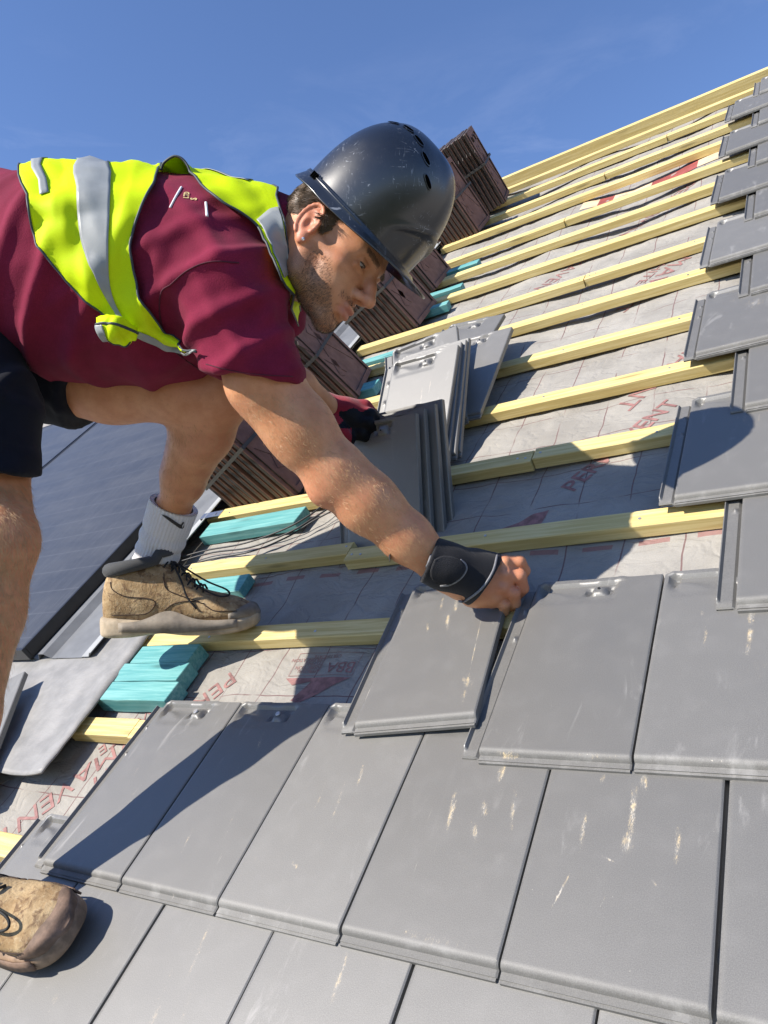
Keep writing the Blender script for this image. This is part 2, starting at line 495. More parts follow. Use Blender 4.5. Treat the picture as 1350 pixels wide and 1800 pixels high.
batten(-.60, -.30, .056, 'short yellow batten end at the left picture edge above the near boot', 1)
batten(-.452, -.262, .311, 'short sawn yellow batten between the grey flashing strip and the lowest tiles', 2)
batten(-.262 + .003, 1.35, .309, 'yellow batten carrying the heads of the lowest full row of tiles', 3)
batten(-.445, 1.35, .550, 'yellow batten under the toe of the raised left boot', 4)
batten(-.50, .02, .795, 'yellow batten piece behind the laces of the raised boot', 5)
batten(.022, 1.35, .772, 'yellow batten passing behind the wrist support and the bare forearm', 6)
batten(-.60, .383, 1.035, 'yellow batten piece with a knot below the leaning tile stacks', 7)
batten(.386, 1.35, 1.042, 'yellow batten piece right of the sawn joint below the leaning tiles', 8)
names = ['fourth', 'fifth', 'sixth', 'seventh', 'eighth', 'ninth', 'tenth', 'eleventh', 'twelfth', 'thirteenth']
vb = [1.290, 1.538, 1.806, 2.040, 2.305, 2.548, 2.786, 3.066, 3.295, 3.55]
splits = {3: .315, 8: .18, 9: .42, 6: .1}
for i, v in enumerate(vb):
    l_, r_ = -.56 - .01 * random.random(), 1.35
    if i in splits:
        s = splits[i]
        batten(l_, s, v - .004, names[i] + ' yellow batten up from the boot, the part left of its sawn joint', 20 + i)
        batten(s + .003, r_, v, names[i] + ' yellow batten up from the boot, the part right of its sawn joint', 40 + i)
    else:
        batten(l_, r_, v, names[i] + ' yellow batten counted up from the one under the raised boot', 20 + i)
for b_ in [o for o in COL.objects if o.name.startswith('roof_batten')]:
    v_ = (M_ROOF.inverted() @ b_.matrix_world).translation
    if not .5 < v_.y < 2.2: continue
    ln_ = b_.dimensions.x if b_.dimensions.x > 0 else max(w_.co.x for w_ in b_.data.vertices)
    ln_ = max(w_.co.x for w_ in b_.data.vertices)
    for x_ in [q for q in np.arange(.06 - .58 * 3, 1.3, .29) if v_.x + .02 < q < v_.x + ln_ - .02] + [v_.x + .014, v_.x + ln_ - .014]:
        bmn = bmesh.new()
        bmesh.ops.create_cone(bmn, cap_ends=True, segments=10, radius1=.0030, radius2=.0026, depth=.0016, matrix=T(x_ - v_.x, -.021 + random.uniform(-.006, .006), .0004))
        link('nail_head', bm_mesh('nail_head', bmn, MT['nail']), b_, Matrix.Identity(4))
batten(-.62, 1.35, 3.79, 'yellow batten just below the ridge timber', 60)
batten(-1.0, 1.35, RIDGE_V + .025, 'topmost yellow ridge timber against the blue sky', 61, top=-.002, w=.045, h=.066)
# ------------------------------------------------------------------ interlocking tiles
TH = .0125
def sst(x, a, b):
    t_ = min(1, max(0, (x - a) / (b - a))); return t_ * t_ * (3 - 2 * t_)

def tile_z(x, y):
    """upper surface of one tile: x across (0 = visible left edge), y up from the tail"""
    if x < 0:                                   # side lock at the left with its outer lip
        z = -.0085
        z += .0055 * (1 - sst(x, -.0245, -.0215)) * sst(y, .013, .020)
        z -= .002 * sst(y, .335, .345)
        z -= .0035 * sst(x, -.0065, -.003)
        for ny in (.285, .225):                   # two little lugs
            d = math.hypot((x + .011) / .0045, (y - ny) / .007)
            z += .0045 * max(0, 1 - d)
        if y < .006: z -= .002
        return z
    z = 0.0
    # rounded tail with a small lower ledge
    if y < .0150:
        k = max(0.0, min(1.0, (.0150 - y) / .0072))
        z -= .0068 * (1 - math.sqrt(max(0, 1 - k * k)))
    # right-hand edge eased
    z -= .0012 * sst(x, .1942, .1962)
    z -= .0008 * (1 - sst(x, 0, .0025))
    # head: recess under a weather bar, corner pocket, nail seat
    hx = sst(x, .012, .018) * (1 - sst(x, .128, .134))
    z -= .0044 * hx * sst(y, .318 - .02 * sst(x, .03, .07) * (1 - sst(x, .085, .1)), .325) * (1 - sst(y, .3335, .3365))
    z += .0016 * sst(x, .004, .008) * (1 - sst(x, .138, .146)) * sst(y, .3355, .3385) * (1 - .6 * sst(x, .07, .074) * (1 - sst(x, .1, .104)))
    z -= .0012 * (sst(y, .285, .30)) * hx
    px_ = max(0, 1 - abs(x - .014) / .0085) * sst(y, .298, .334) * (1 - sst(y, .334, .340))
    z -= .0085 * min(1, 1.6 * px_)
    nb = sst(x, .094, .098) * (1 - sst(x, .113, .117)) * sst(y, .304, .308) * (1 - sst(y, .326, .331))
    z += .0042 * nb
    for sx in (-1, 1):                          # wedge shaped pockets each side of the nail seat
        q = max(0, 1 - abs(x - (.1055 + sx * .0165)) / .006) * max(0, 1 - abs(y - .317) / .013)
        z -= .007 * min(1, 1.8 * q)
    return z

def tile_grid():
    xs = [-.0260, -.0245, -.0230, -.0215, -.0195, -.0155, -.013, -.011, -.009, -.0065, -.003, -.0004, 0, .0012, .0025]
    xs += list(np.arange(.006, .134, .0042)) + list(np.arange(.136, .192, .008)) + [.1925, .1935, .1945, .1953, .1958, .1962]
    ys = [0, .0022, .0045, .0062, .0075, .009, .0105, .0125, .0145, .0165, .0185, .021, .03]
    ys += list(np.arange(.045, .215, .017)) + [.2155, .219, .222, .225, .228, .231, .2345, .245, .26, .27, .277, .280, .2825, .285, .2875, .29, .294]
    ys += list(np.arange(.297, .3455, .0024))
    ys[-1] = L if abs(ys[-1] - L) < .002 else ys[-1]
    if ys[-1] < L - 1e-6: ys.append(L)
    return xs, ys

def tile_mesh(mat):
    xs, ys = tile_grid(); nx, ny = len(xs), len(ys)
    top, bot = [], []
    for j, y in enumerate(ys):
        for i, x in enumerate(xs):
            yy = y
            ylow = .004 if x < 0 else 0
            if y < ylow: yy = ylow
            yhi = L - (.010 if x < 0 else (.004 * (1 - sst(x, .004, .012)))) - (.0018 * sst(x, .134, .15))
            yy = min(yy, yhi)
            top.append((x, yy, tile_z(x, y)))
            edge = (0.0012 if j == 0 else 0)
            bz = -TH if x >= 0 else -TH - .0008
            bot.append((x, yy + edge, bz))
    v = top + bot; N = nx * ny
    f = []
    for j in range(ny - 1):
        for i in range(nx - 1):
            a = j * nx + i
            f.append((a, a + 1, a + nx + 1, a + nx))
            f.append((N + a, N + a + nx, N + a + nx + 1, N + a + 1))
    for i in range(nx - 1):
        f.append((i, N + i, N + i + 1, i + 1))
        a = (ny - 1) * nx + i
        f.append((a, a + 1, N + a + 1, N + a))
    for j in range(ny - 1):
        a = j * nx
        f.append((a, a + nx, N + a + nx, N + a))
        a = j * nx + nx - 1
        f.append((a, N + a, N + a + nx, a + nx))
    # small ledge strip along the tail (the lower of the two noses)
    me = mesh_from('roof_tile', v, f, mat, True)
    me.set_sharp_from_angle(angle=rad(38))
    return me

TILE = tile_mesh(MT['tile'])
def ledge_tile(me):
    bm = bmesh.new(); bm.from_mesh(me)
    add_box(bm, (.0006, -.0032, -TH - .0006), (.1950, .006, -.0082))
    add_box(bm, (.028, L - .052, -TH - .012), (.062, L - .040, -TH + .002))    # hanging nibs behind the batten
    add_box(bm, (.138, L - .052, -TH - .012), (.172, L - .040, -TH + .002))
    bm.to_mesh(me); bm.free()
ledge_tile(TILE)
TILT = -math.atan2(TH, G)
CRUMB = random.Random(3)

def tile_variant(marks):
    me = TILE.copy(); me.materials.clear()
    me.materials.append(tile_material('dark_clay_tile_scuffed', marks))
    return me

def lay(row, k, label, me=None, du=0, dv=0, dn=0, extra=None, group='dark grey roof tiles laid in courses'):
    r_ = CRUMB
    m = M_ROOF @ T(k * W + .0012 + du + r_.uniform(-.0008, .0008), row * G + dv + r_.uniform(-.0012, .0012), dn) \
        @ Matrix.Rotation(TILT + r_.uniform(-.002, .002), 4, 'X') @ Matrix.Rotation(r_.uniform(-.003, .003), 4, 'Z') @ Matrix.Rotation(r_.uniform(-.004, .004), 4, 'Y')
    if extra is not None: m = m @ extra
    return link('roof_tile', me or TILE, None, m, label, 'roof tile', group)

def add_nail(tile, mat='nail'):
    bm = bmesh.new()
    bmesh.ops.create_cone(bm, cap_ends=True, segments=20, radius1=.0046, radius2=.0040, depth=.0022, matrix=T(.1055, .3165, .0052))
    bevel(bm, .0004, 1)
    link('nail_head', bm_mesh('nail_head', bm, MT[mat]), tile, Matrix.Identity(4))
HOLE = simple('nail_hole', (.004, .004, .004), .9, .0)
def add_hole(tile):
    bm = bmesh.new()
    bmesh.ops.create_circle(bm, cap_ends=True, segments=14, radius=.0021, matrix=T(.1055, .3165, .00435))
    link('nail_hole', bm_mesh('nail_hole', bm, HOLE), tile, Matrix.Identity(4))

# row under the bottom of the picture, then course A
order = ['leftmost', 'second from left', 'third from left', 'fourth from left', 'fifth from left', 'sixth from left', 'seventh from left']
A_MARKS = {-.5: [(.115, .10, .010, .022, .3, .7)],
           .5: [(.09, .12, .012, .05, .25, .8), (.13, .14, .008, .05, .3, .6), (.055, .11, .006, .04, .3, .6), (.10, .205, .006, .04, .2, .9)],
           1.5: [(.115, .22, .006, .05, .15, 1.0), (.10, .12, .012, .05, .2, 1.0), (.15, .15, .01, .04, 1.2, .7), (.04, .10, .01, .05, .3, .6)],
           2.5: [(.12, .15, .006, .01, 0, .9), (.05, .05, .02, .02, 0, .5)]}
for i, k in enumerate([-1.5, -.5, .5, 1.5, 2.5, 3.5, 4.5]):
    me = tile_variant(A_MARKS[k]) if k in A_MARKS else None
    lab = ['dark grey roof tile beside the near boot laces, farthest left of its course',
           'dark grey roof tile under the toe of the near boot, dusted with pale scuffs',
           'dark grey bottom course tile just right of the boot shadow, rubbed with pale streaks',
           'dark grey roof tile in the bottom course with a cream scrape across its lower half',
           'plain dark grey tile along the bottom picture edge, fourth right of the boot',
           'dark grey roof tile cut off at the bottom edge near the right corner',
           'dark grey roof tile at the bottom right corner, only a corner in view'][i]
    lay(-1, k, lab, me)
B_MARKS = {-1: [(.10, .13, .012, .03, .5, .7), (.06, .18, .006, .05, .2, .7), (.13, .21, .006, .03, .2, .7)],
           0: [(.10, .26, .008, .03, .3, .9), (.09, .20, .006, .03, .2, .7), (.08, .08, .004, .045, .2, .9), (.14, .12, .004, .05, .25, .7)],
           1: [(.125, .215, .007, .022, .25, 1.1), (.11, .17, .006, .035, .15, .9), (.075, .17, .005, .03, .1, .7), (.09, .075, .006, .012, 1.2, .9), (.03, .07, .012, .012, .9, .6), (.125, .12, .003, .05, .1, .6)],
           2: [(.085, .175, .009, .034, .12, 1.2), (.128, .18, .011, .013, .3, 1.1), (.125, .15, .012, .014, .5, 1.1), (.165, .185, .007, .032, .15, 1.0), (.135, .232, .012, .014, 0, 1.2), (.115, .02, .06, .008, 0, .8)],
           3: [(.105, .20, .009, .04, .08, 1.2), (.105, .158, .012, .016, 0, 1.3), (.055, .165, .006, .03, .05, 1.1), (.155, .163, .009, .024, .05, 1.0), (.112, .236, .009, .016, .1, 1.3), (.065, .235, .007, .008, 0, 1.1),
               (.045, .095, .002, .026, -.28, 1.4), (.088, .137, .012, .002, -.35, 1.3), (.137, .118, .008, .002, -.7, 1.2), (.09, .09, .002, .007, -.3, 1.1)],
           4: [(.06, .2, .008, .04, 0, .6)]}
B_LAB = {-1: 'dark grey roof tile with a nail, first of its course, crossed by the leg shadow',
         0: 'dark grey roof tile with a bright nail, second of its course, half in leg shadow',
         1: 'sunlit dark grey tile with thin scratches, under the tile being laid',
         2: 'dark grey tile with a row of cream scuffs, below the gap beside the held tile',
         3: 'dark grey foreground tile with the heaviest cream scuffs and one slanting scratch',
         4: 'plain dark grey roof tile at the right edge of the foreground course',
         5: 'dark grey roof tile beyond the right edge of the foreground course'}
for k in range(-1, 6):
    o_ = lay(0, k, B_LAB[k], tile_variant(B_MARKS[k]) if k in B_MARKS else None)
    if k in (-1, 0): add_nail(o_)
    elif k < 2: add_hole(o_)
# course C: two laid, one in the hand
C1 = lay(1, 2.5, 'clean dark grey roof tile right of the hand with an empty nail hole', tile_variant([(.04, .008, .025, .006, 0, 1.0), (.15, .012, .05, .006, 0, .7)]))
add_hole(C1)
lay(1, 3.5, 'dark grey roof tile with a broken cream stripe beside the clean tile', tile_variant([(.118, .245, .009, .022, 0, 1.3), (.118, .205, .009, .014, 0, 1.3), (.116, .178, .009, .014, 0, 1.1), (.065, .21, .006, .035, 0, .8), (.058, .25, .006, .008, 0, 1.0), (.10, .268, .025, .0025, .3, 1.0), (.13, .15, .03, .02, 0, .55), (.17, .10, .02, .03, .4, .5)]))
lay(1, 4.5, 'dark grey roof tile beyond the right edge in the course of the clean tile')
lay(1, 5.5, 'dark grey roof tile well outside the right edge in the course of the clean tile')
lay(-1, 5.5, 'dark grey roof tile well outside the bottom right corner')
# courses rising up the right edge of the picture
nth = ['first', 'second', 'third', 'fourth', 'fifth', 'sixth', 'seventh', 'eighth', 'ninth', 'tenth', 'eleventh', 'twelfth', 'thirteenth', 'fourteenth']
R_MARKS = {2: [(.07, .2, .006, .03, 0, .5)], 3: [(.10, .22, .03, .05, .6, .65), (.125, .28, .004, .03, .05, 1.1), (.12, .22, .005, .015, 0, .9), (.17, .15, .01, .03, .2, .5)],
           5: [(.11, .2, .05, .035, .5, .75), (.11, .27, .008, .03, 0, 1.1), (.06, .25, .012, .012, 0, .9)]}
for r in range(2, 15):
    k0 = 4 if r % 2 == 0 else 3.5
    for j in range(3 if r < 9 else 2):
        k = k0 + j
        extra_ = {3: 'catching the hat shadow', 5: 'scuffed with pale streaks'}.get(r, 'showing its side lock') if j == 0 else ('second from its end' if j == 1 else 'third from its end')
        lab = 'dark grey tile in the %s course above the clean tile, %s' % (nth[r - 2], extra_)
        o_ = lay(r, k, lab, tile_variant(R_MARKS[r]) if (r in R_MARKS and j == 0) else None)

# ------------------------------------------------------------------ the tile being laid
def free_tile(me, origin, xdir, ydir, label, group=None):
    """tile placed by its tail-left corner and the directions of its width and length (roof frame)"""
    x = Vector(xdir).normalized(); y = Vector(ydir); y = (y - y.dot(x) * x).normalized(); z = x.cross(y)
    m = Matrix(((x.x, y.x, z.x, origin[0]), (x.y, y.y, z.y, origin[1]), (x.z, y.z, z.z, origin[2]), (0, 0, 0, 1)))
    return link('roof_tile', me, None, M_ROOF @ m, label, 'roof tile', group)

HELD = tile_variant([(.075, .275, .006, .02, .1, 1.1), (.105, .262, .008, .022, .2, 1.2), (.100, .225, .009, .022, .2, 1.3), (.065, .215, .006, .016, .3, 1.0), (.14, .245, .006, .016, .2, .8), (.17, .075, .022, .02, .6, 1.0), (.165, .16, .0013, .11, .06, 1.3), (.172, .045, .01, .02, 0, .9)])
_A = Matrix(((.993, -.116, -.019), (.117, .990, .082), (.009, -.083, .996)))
_o = CAM_C + .979 * (np.array([.273, .291, -.011]) - CAM_C)
free_tile(HELD, _o, _A.col[0], _A.col[1], 'dark grey roof tile being laid by the bare hand, tilted, with a long thin scratch')

# ------------------------------------------------------------------ loose tiles leaning in stacks
def stack_tile(u, v, n, lean, yaw, label, me=None, roll=0, group='loose dark grey roof tiles leaning on the battens'):
    m = M_ROOF @ T(u, v, n) @ Matrix.Rotation(yaw, 4, 'Z') @ Matrix.Rotation(lean, 4, 'X') @ Matrix.Rotation(roll, 4, 'Y')
    o = link('roof_tile', me or TILE, None, m, label, 'roof tile', group)
    return o
ord4 = ['front', 'second', 'third', 'rearmost']
FR = [(-.012, .786, -.068, 48, -4), (.002, .806, -.074, 48.5, -3), (.022, .824, -.080, 49, -2), (.032, .846, -.086, 49.5, -1)]
for i, (u, v, n, le, ya) in enumerate(FR):
    o_ = stack_tile(u, v, n, rad(le), rad(ya), '%s dark grey tile of the shaded leaning stack that the red glove grips' % ord4[i])
    o_.scale = (1, .86, 1)
    if i == 0: add_hole(o_)
BK = [(-.036, 1.033, -.016, 25, -1), (-.027, 1.050, -.022, 25.5, .5), (-.018, 1.066, -.028, 26, 1), (-.014, 1.082, -.034, 26.5, 1.5)]
for i, (u, v, n, le, ya) in enumerate(BK):
    o_ = stack_tile(u, v, n, rad(le), rad(ya), '%s dark grey tile of the sunlit leaning stack behind the gloved one' % ord4[i],
                    tile_variant([(.11, .20, .004, .06, .05, 1.1), (.105, .17, .008, .03, .1, 1.1), (.055, .21, .005, .02, 0, .7), (.13, .23, .0012, .06, 0, 1.2)]) if i == 0 else None)
    if i == 0: add_hole(o_)
o_ = stack_tile(.005, 1.235, -.012, rad(11), rad(-4), 'single dark grey tile lying right of the sunlit stack with a shadow on it'); add_hole(o_)
stack_tile(-.02, 1.165, -.014, rad(22), rad(14), 'dark grey tile leaning crooked between the sunlit stack and the single shaded tile')
stack_tile(-.10, 1.40, -.006, rad(9), rad(-12), 'dark grey tile whose head only shows above the sunlit stack')
# ------------------------------------------------------------------ teal treated timber blocks
def block(u0, u1, v0, v1, n1, h, label, yaw=0.0, group='teal treated timber offcuts', seed=0):
    rnd = random.Random(seed)
    bm = bmesh.new()
    add_box(bm, (0, 0, -h), (u1 - u0, v1 - v0, 0), jit=.0008)
    es = [e for e in bm.edges if abs(e.verts[0].co.x - e.verts[1].co.x) > .05]
    bmesh.ops.subdivide_edges(bm, edges=es, cuts=5, use_grid_fill=True)
    for w_ in bm.verts:
        if w_.co.x > (u1 - u0) * .97: w_.co.x += rnd.uniform(-.004, .004)
        w_.co += Vector((0, rnd.uniform(-.0006, .0006), rnd.uniform(-.0008, .0008)))
    bevel(bm, .0013, 1)
    return link('timber_block', bm_mesh('timber_block', bm, MT['teal']), None, M_ROOF @ T(u0, v0, n1) @ Matrix.Rotation(yaw, 4, 'Z'), label, 'timber block', group)

block(-.43, -.212, .345, .394, -.018, .036, 'lowest of three teal timber offcuts laid side by side below the raised boot', seed=1)
block(-.425, -.217, .3955, .444, -.018, .036, 'middle one of three teal timber offcuts laid side by side below the raised boot', seed=2)
block(-.41, -.226, .4455, .494, -.018, .036, 'uppermost of three teal timber offcuts laid side by side below the raised boot', seed=3)
block(-.56, -.215, .905, .965, -.026, .030, 'long teal timber offcut above the boot collar with black cables beside it', seed=4)
block(-.55, -.250, .672, .728, -.034, .025, 'teal timber offcut peeping out behind the laces of the raised boot', seed=5)
block(-.56, -.240, 1.830, 1.872, -.026, .030, 'teal timber offcut above the sunlit leaning tiles, upper one of two', seed=6)
block(-.56, -.300, 1.60, 1.655, -.026, .030, 'teal timber offcut beside the leaning tiles, lower one of two', seed=7)
block(-.50, -.225, 2.570, 2.610, -.024, .030, 'teal timber offcut right of the helmet, topmost of three with a bright top', seed=8)
block(-.50, -.225, 2.335, 2.375, -.026, .030, 'shaded teal timber offcut right of the helmet, middle one of three', seed=9)
block(-.50, -.235, 2.180, 2.220, -.026, .030, 'shaded teal timber offcut right of the helmet peak, lowest of three', seed=10)

# ------------------------------------------------------------------ solar panels
def panel_material():
    t = NT('solar_glass'); o = t.obj()
    sep = t.n('SeparateXYZ'); t.l(o, sep.inputs[0])
    fr = t.math('ABSOLUTE', t.math('SUBTRACT', t.math('FRACT', t.math('DIVIDE', sep.outputs[0], .0095)), .5))
    fr2 = t.math('ABSOLUTE', t.math('SUBTRACT', t.math('FRACT', t.math('DIVIDE', sep.outputs[1], .091)), .5))
    ln = t.math('MULTIPLY', t.math('SUBTRACT', 1.0, t.ss(fr, .06, .12)), t.ss(t.noise(t.mapped(o, (300, 14, 1)), 1, 2), .45, .62))
    ln2 = t.math('SUBTRACT', 1.0, t.ss(fr2, .012, .028))
    c = t.mix(t.math('MULTIPLY', ln, .35), (.012, .013, .016), (.22, .22, .24))
    c = t.mix(t.math('MULTIPLY', ln2, .22), c, (.17, .175, .19))
    du = t.noise(t.mapped(o, (3, 9, 1), rot=(0, 0, .35)), 1, 6, .65)
    c = t.mix(t.math('ADD', .16, t.math('MULTIPLY', t.ss(du, .25, .85), .14)), c, (.21, .21, .21))
    sm = t.math('MULTIPLY', t.ss(t.noise(t.mapped(o, (14, 1.3, 1), rot=(0, 0, 1.2)), 1, 5, .7), .63, .71), .35)
    c = t.mix(sm, c, (.42, .43, .46))
    sp = t.ss(t.noise(o, 260, 2), .76, .8)
    c = t.mix(t.math('MULTIPLY', sp, .5), c, (.5, .5, .5))
    m = t.base(c, t.math('ADD', .26, t.math('MULTIPLY', du, .10)), .32)
    t.b.inputs['Coat Weight'].default_value = .0; t.b.inputs['Coat Roughness'].default_value = .15
    return m
MT['pv'] = panel_material()
def solar_panel(u0, u1, v0, v1, n, label):
    r_ = empty('solar_panel', M_ROOF @ T(u0, v0, n), label, 'solar panel', 'black solar panels in the roof slope')
    w, h = u1 - u0, v1 - v0
    bm = bmesh.new(); add_box(bm, (.010, .010, -.012), (w - .010, h - .010, -.002))
    link('glass', bm_mesh('glass', bm, MT['pv']), r_, Matrix.Identity(4))
    bm = bmesh.new()
    for lo, hi in (((0, 0, -.035), (w, .0102, 0)), ((0, h - .0102, -.035), (w, h, 0)), ((0, .0102, -.035), (.0102, h - .0102, 0)), ((w - .0102, .0102, -.035), (w, h - .0102, 0))):
        b2 = bmesh.new(); add_box(b2, lo, hi); bevel(b2, .0012, 1)
        tmp = bpy.data.meshes.new('x'); b2.to_mesh(tmp); b2.free(); bm.from_mesh(tmp); bpy.data.meshes.remove(tmp)
    link('frame', bm_mesh('frame', bm, MT['black_frame']), r_, Matrix.Identity(4))
    return r_
solar_panel(-2.095, -.809, .462, 2.20, .020, 'black solar panel behind the legs, its right edge running up beside the raised boot')
solar_panel(-3.40, -2.110, .462, 2.20, .020, 'black solar panel farther left, only a bright corner seen between the legs')
solar_panel(-2.095, -.809, 2.215, 3.70, .020, 'black solar panel in the upper row behind the bent knee')

# flashing profiles along the right edge of the panels
def strip(pts, v0, v1, mat, th=.0015):
    """folded sheet: cross-section points (u, n) drawn out up the slope"""
    bm = bmesh.new()
    a = [bm.verts.new((u, v0, n)) for u, n in pts] ; b = [bm.verts.new((u, v1, n)) for u, n in pts]
    a2 = [bm.verts.new((u, v0, n - th)) for u, n in pts]; b2 = [bm.verts.new((u, v1, n - th)) for u, n in pts]
    for i in range(len(pts) - 1):
        bm.faces.new((a[i], a[i + 1], b[i + 1], b[i])); bm.faces.new((a2[i + 1], a2[i], b2[i], b2[i + 1]))
        bm.faces.new((a[i + 1], a[i], a2[i], a2[i + 1])); bm.faces.new((b[i], b[i + 1], b2[i + 1], b2[i]))
    bm.faces.new((a[0], b[0], b2[0], a2[0])); bm.faces.new((a[-1], a2[-1], b2[-1], b[-1]))
    return bm_mesh('flashing', bm, mat)
fl = empty('flashing_gutter', M_ROOF, 'grey folded metal flashing running up beside the solar panel frame', 'flashing')
link('channel', strip([(-.808, -.016), (-.800, -.019), (-.790, -.021), (-.775, -.004), (-.755, -.0045), (-.735, -.020), (-.715, -.021)], .470, 3.75, MT['greymetal']), fl, Matrix.Identity(4))
link('apron', strip([(-.714, -.0195), (-.66, -.021), (-.612, -.021)], .470, 3.75, MT['greymetal']), fl, Matrix.Identity(4))
link('lip', strip([(-.6115, -.0185), (-.585, -.0185), (-.570, -.006), (-.566, -.007)], .470, 3.75, MT['palemetal']), fl, Matrix.Identity(4))
# fixing clip on the lip
bm = bmesh.new(); add_box(bm, (0, 0, 0), (.075, .024, .0012)); add_box(bm, (-.002, 0, -.012), (0, .024, .0012)); add_box(bm, (.045, .007, .0012), (.056, .017, .0022))
link('fixing_clip', bm_mesh('fixing_clip', bm, MT['metal']), None, M_ROOF @ T(-.585, .965, -.0075), 'small bent metal clip on the pale flashing lip next to the teal offcut', 'clip')

# soft grey flashing skirt at the bottom of the panels
def skirt_material():
    t = NT('grey_soft_flashing'); o = t.obj()
    f = t.noise(t.mapped(o, (60, 260, 60)), 1, 5, .6); b = t.noise(o, 16, 5, .6)
    c = t.mix(t.ss(b, .3, .7), (.20, .197, .192), (.30, .293, .283))
    c = t.mix(t.math('MULTIPLY', t.ss(f, .4, .7), .3), c, (.22, .22, .215))
    m = t.base(c, .5, .4); t.bump(t.math('ADD', f, b), .35, .0015); return m
sk_u = np.linspace(-3.3, -.398, 120); sk_v = np.linspace(.165, .545, 36)
vv = []
for j, v in enumerate(sk_v):
    for u in sk_u:
        e = (v - .165) / .38
        uu = u + (-.03 * e if u > -.7 else 0) * sst(u, -.7, -.4)
        n = -.0215 + .006 * mnoise.noise((u * 7, v * 9, 2)) + .0022 * mnoise.noise((u * 22, v * 30, 4))
        n += .010 * sst(u, -.43, -.40) * (1 - e) - .010 * (1 - sst(v, .165, .20)) * sst(-u, .6, .8)
        n += .006 * math.exp(-((u + .43) / .02) ** 2)
        vv.append((uu, v + .006 * mnoise.noise((u * 5, 0, 0)) * (1 - e), min(n, -.004) if u > -.55 else min(n, -.024 if v > .46 else 0)))
nu = len(sk_u)
ff = [(j * nu + i, j * nu + i + 1, (j + 1) * nu + i + 1, (j + 1) * nu + i) for j in range(len(sk_v) - 1) for i in range(nu - 1)]
so = link('flashing_skirt', mesh_from('flashing_skirt', vv, ff, skirt_material()), None, M_ROOF, 'soft pale grey flashing sheet with a rounded edge below the solar panels', 'flashing')
md = so.modifiers.new('thick', 'SOLIDIFY'); md.thickness = .004; md.offset = -1

# tile piece lying on the skirt at the left picture edge
stack_tile(-.693, -.002, .000, rad(3.5), rad(31.7), 'dark grey tile lying tilted on the pale flashing sheet at the left picture edge')

# ------------------------------------------------------------------ cables
def cable(pts, r, label):
    bm = bmesh.new(); add_tube(bm, crom(pts, 40), r, 8)
    link('cable', bm_mesh('cable', bm, MT['rubber'], True), None, M_ROOF, label, 'cable', 'black cables on the membrane')
def rp(x, y, n): return onroof(x, y, n)
cable([rp(300, 985, -.03), rp(360, 968, -.035), rp(430, 955, -.035), rp(500, 930, -.033), rp(545, 905, -.03), rp(580, 880, -.028), rp(640, 850, -.03)], .0023, 'black cable curving over the membrane above the raised boot, upper one of three')
cable([rp(300, 992, -.03), rp(370, 972, -.036), rp(440, 962, -.036), rp(510, 935, -.035), rp(555, 908, -.032), rp(600, 880, -.03), rp(650, 858, -.03)], .0023, 'black cable curving over the membrane above the raised boot, middle one of three')
cable([rp(310, 1000, -.03), rp(375, 982, -.048), rp(440, 970, -.05), rp(505, 944, -.045), rp(550, 916, -.035), rp(600, 890, -.03), rp(650, 866, -.03)], .0021, 'black cable curving over the membrane above the raised boot, lowest one of three')

# red and cream label on the membrane high up
bm = bmesh.new()
for a_, b_, mm in ((0, .09, 0), (.09, .15, 1), (.15, .29, 0), (.29, .42, 1)):
    pass
lm = bmesh.new()
def label_mesh():
    bm = bmesh.new(); mats = []
    segs = [(0, .07, 1), (.07, .13, 0), (.13, .28, 1), (.28, .36, 0), (.36, .46, 0), (.46, .55, 1)]
    for a_, b_, k in segs:
        for q in range(4):
            x0, x1 = a_ + (b_ - a_) * q / 4, a_ + (b_ - a_) * (q + 1) / 4
            vs_ = [bm.verts.new((x, y, h_under(.12 + x, 2.94 + y) + .003)) for x, y in ((x0, 0), (x1, 0), (x1, .10), (x0, .10))]
            f = bm.faces.new(vs_); f.material_index = k
    me = bm_mesh('printed_tape', bm); me.materials.append(MT['red']); me.materials.append(simple('cream_label', (.62, .48, .33), .5)); return me
lm.free(); bm.free()
link('printed_tape', label_mesh(), None, M_ROOF @ T(.12, 2.93, 0), 'red and cream printed tape on the membrane between two high battens', 'tape')

# ------------------------------------------------------------------ strapped packs of tiles standing on edge
def pack_materials():
    t = NT('terracotta_underside'); o = t.obj()
    f = t.noise(o, 28, 5, .6); g = t.noise(o, 300, 3)
    c = t.mix(t.ss(f, .3, .7), (.19, .092, .066), (.29, .150, .108)); c = t.mix(t.math('MULTIPLY', g, .35), c, (.36, .22, .17))
    m1 = t.base(c, .8, .2); t.bump(g, .3, .001)
    m2 = simple('dark_brown_tile_edge', (.046, .034, .029), .55, .25, 40, .25, 300)
    return m1, m2
MT['terra'], MT['edge'] = pack_materials()
MT['strap'] = simple('plastic_strap', (.075, .068, .06), .75, .1, 30)

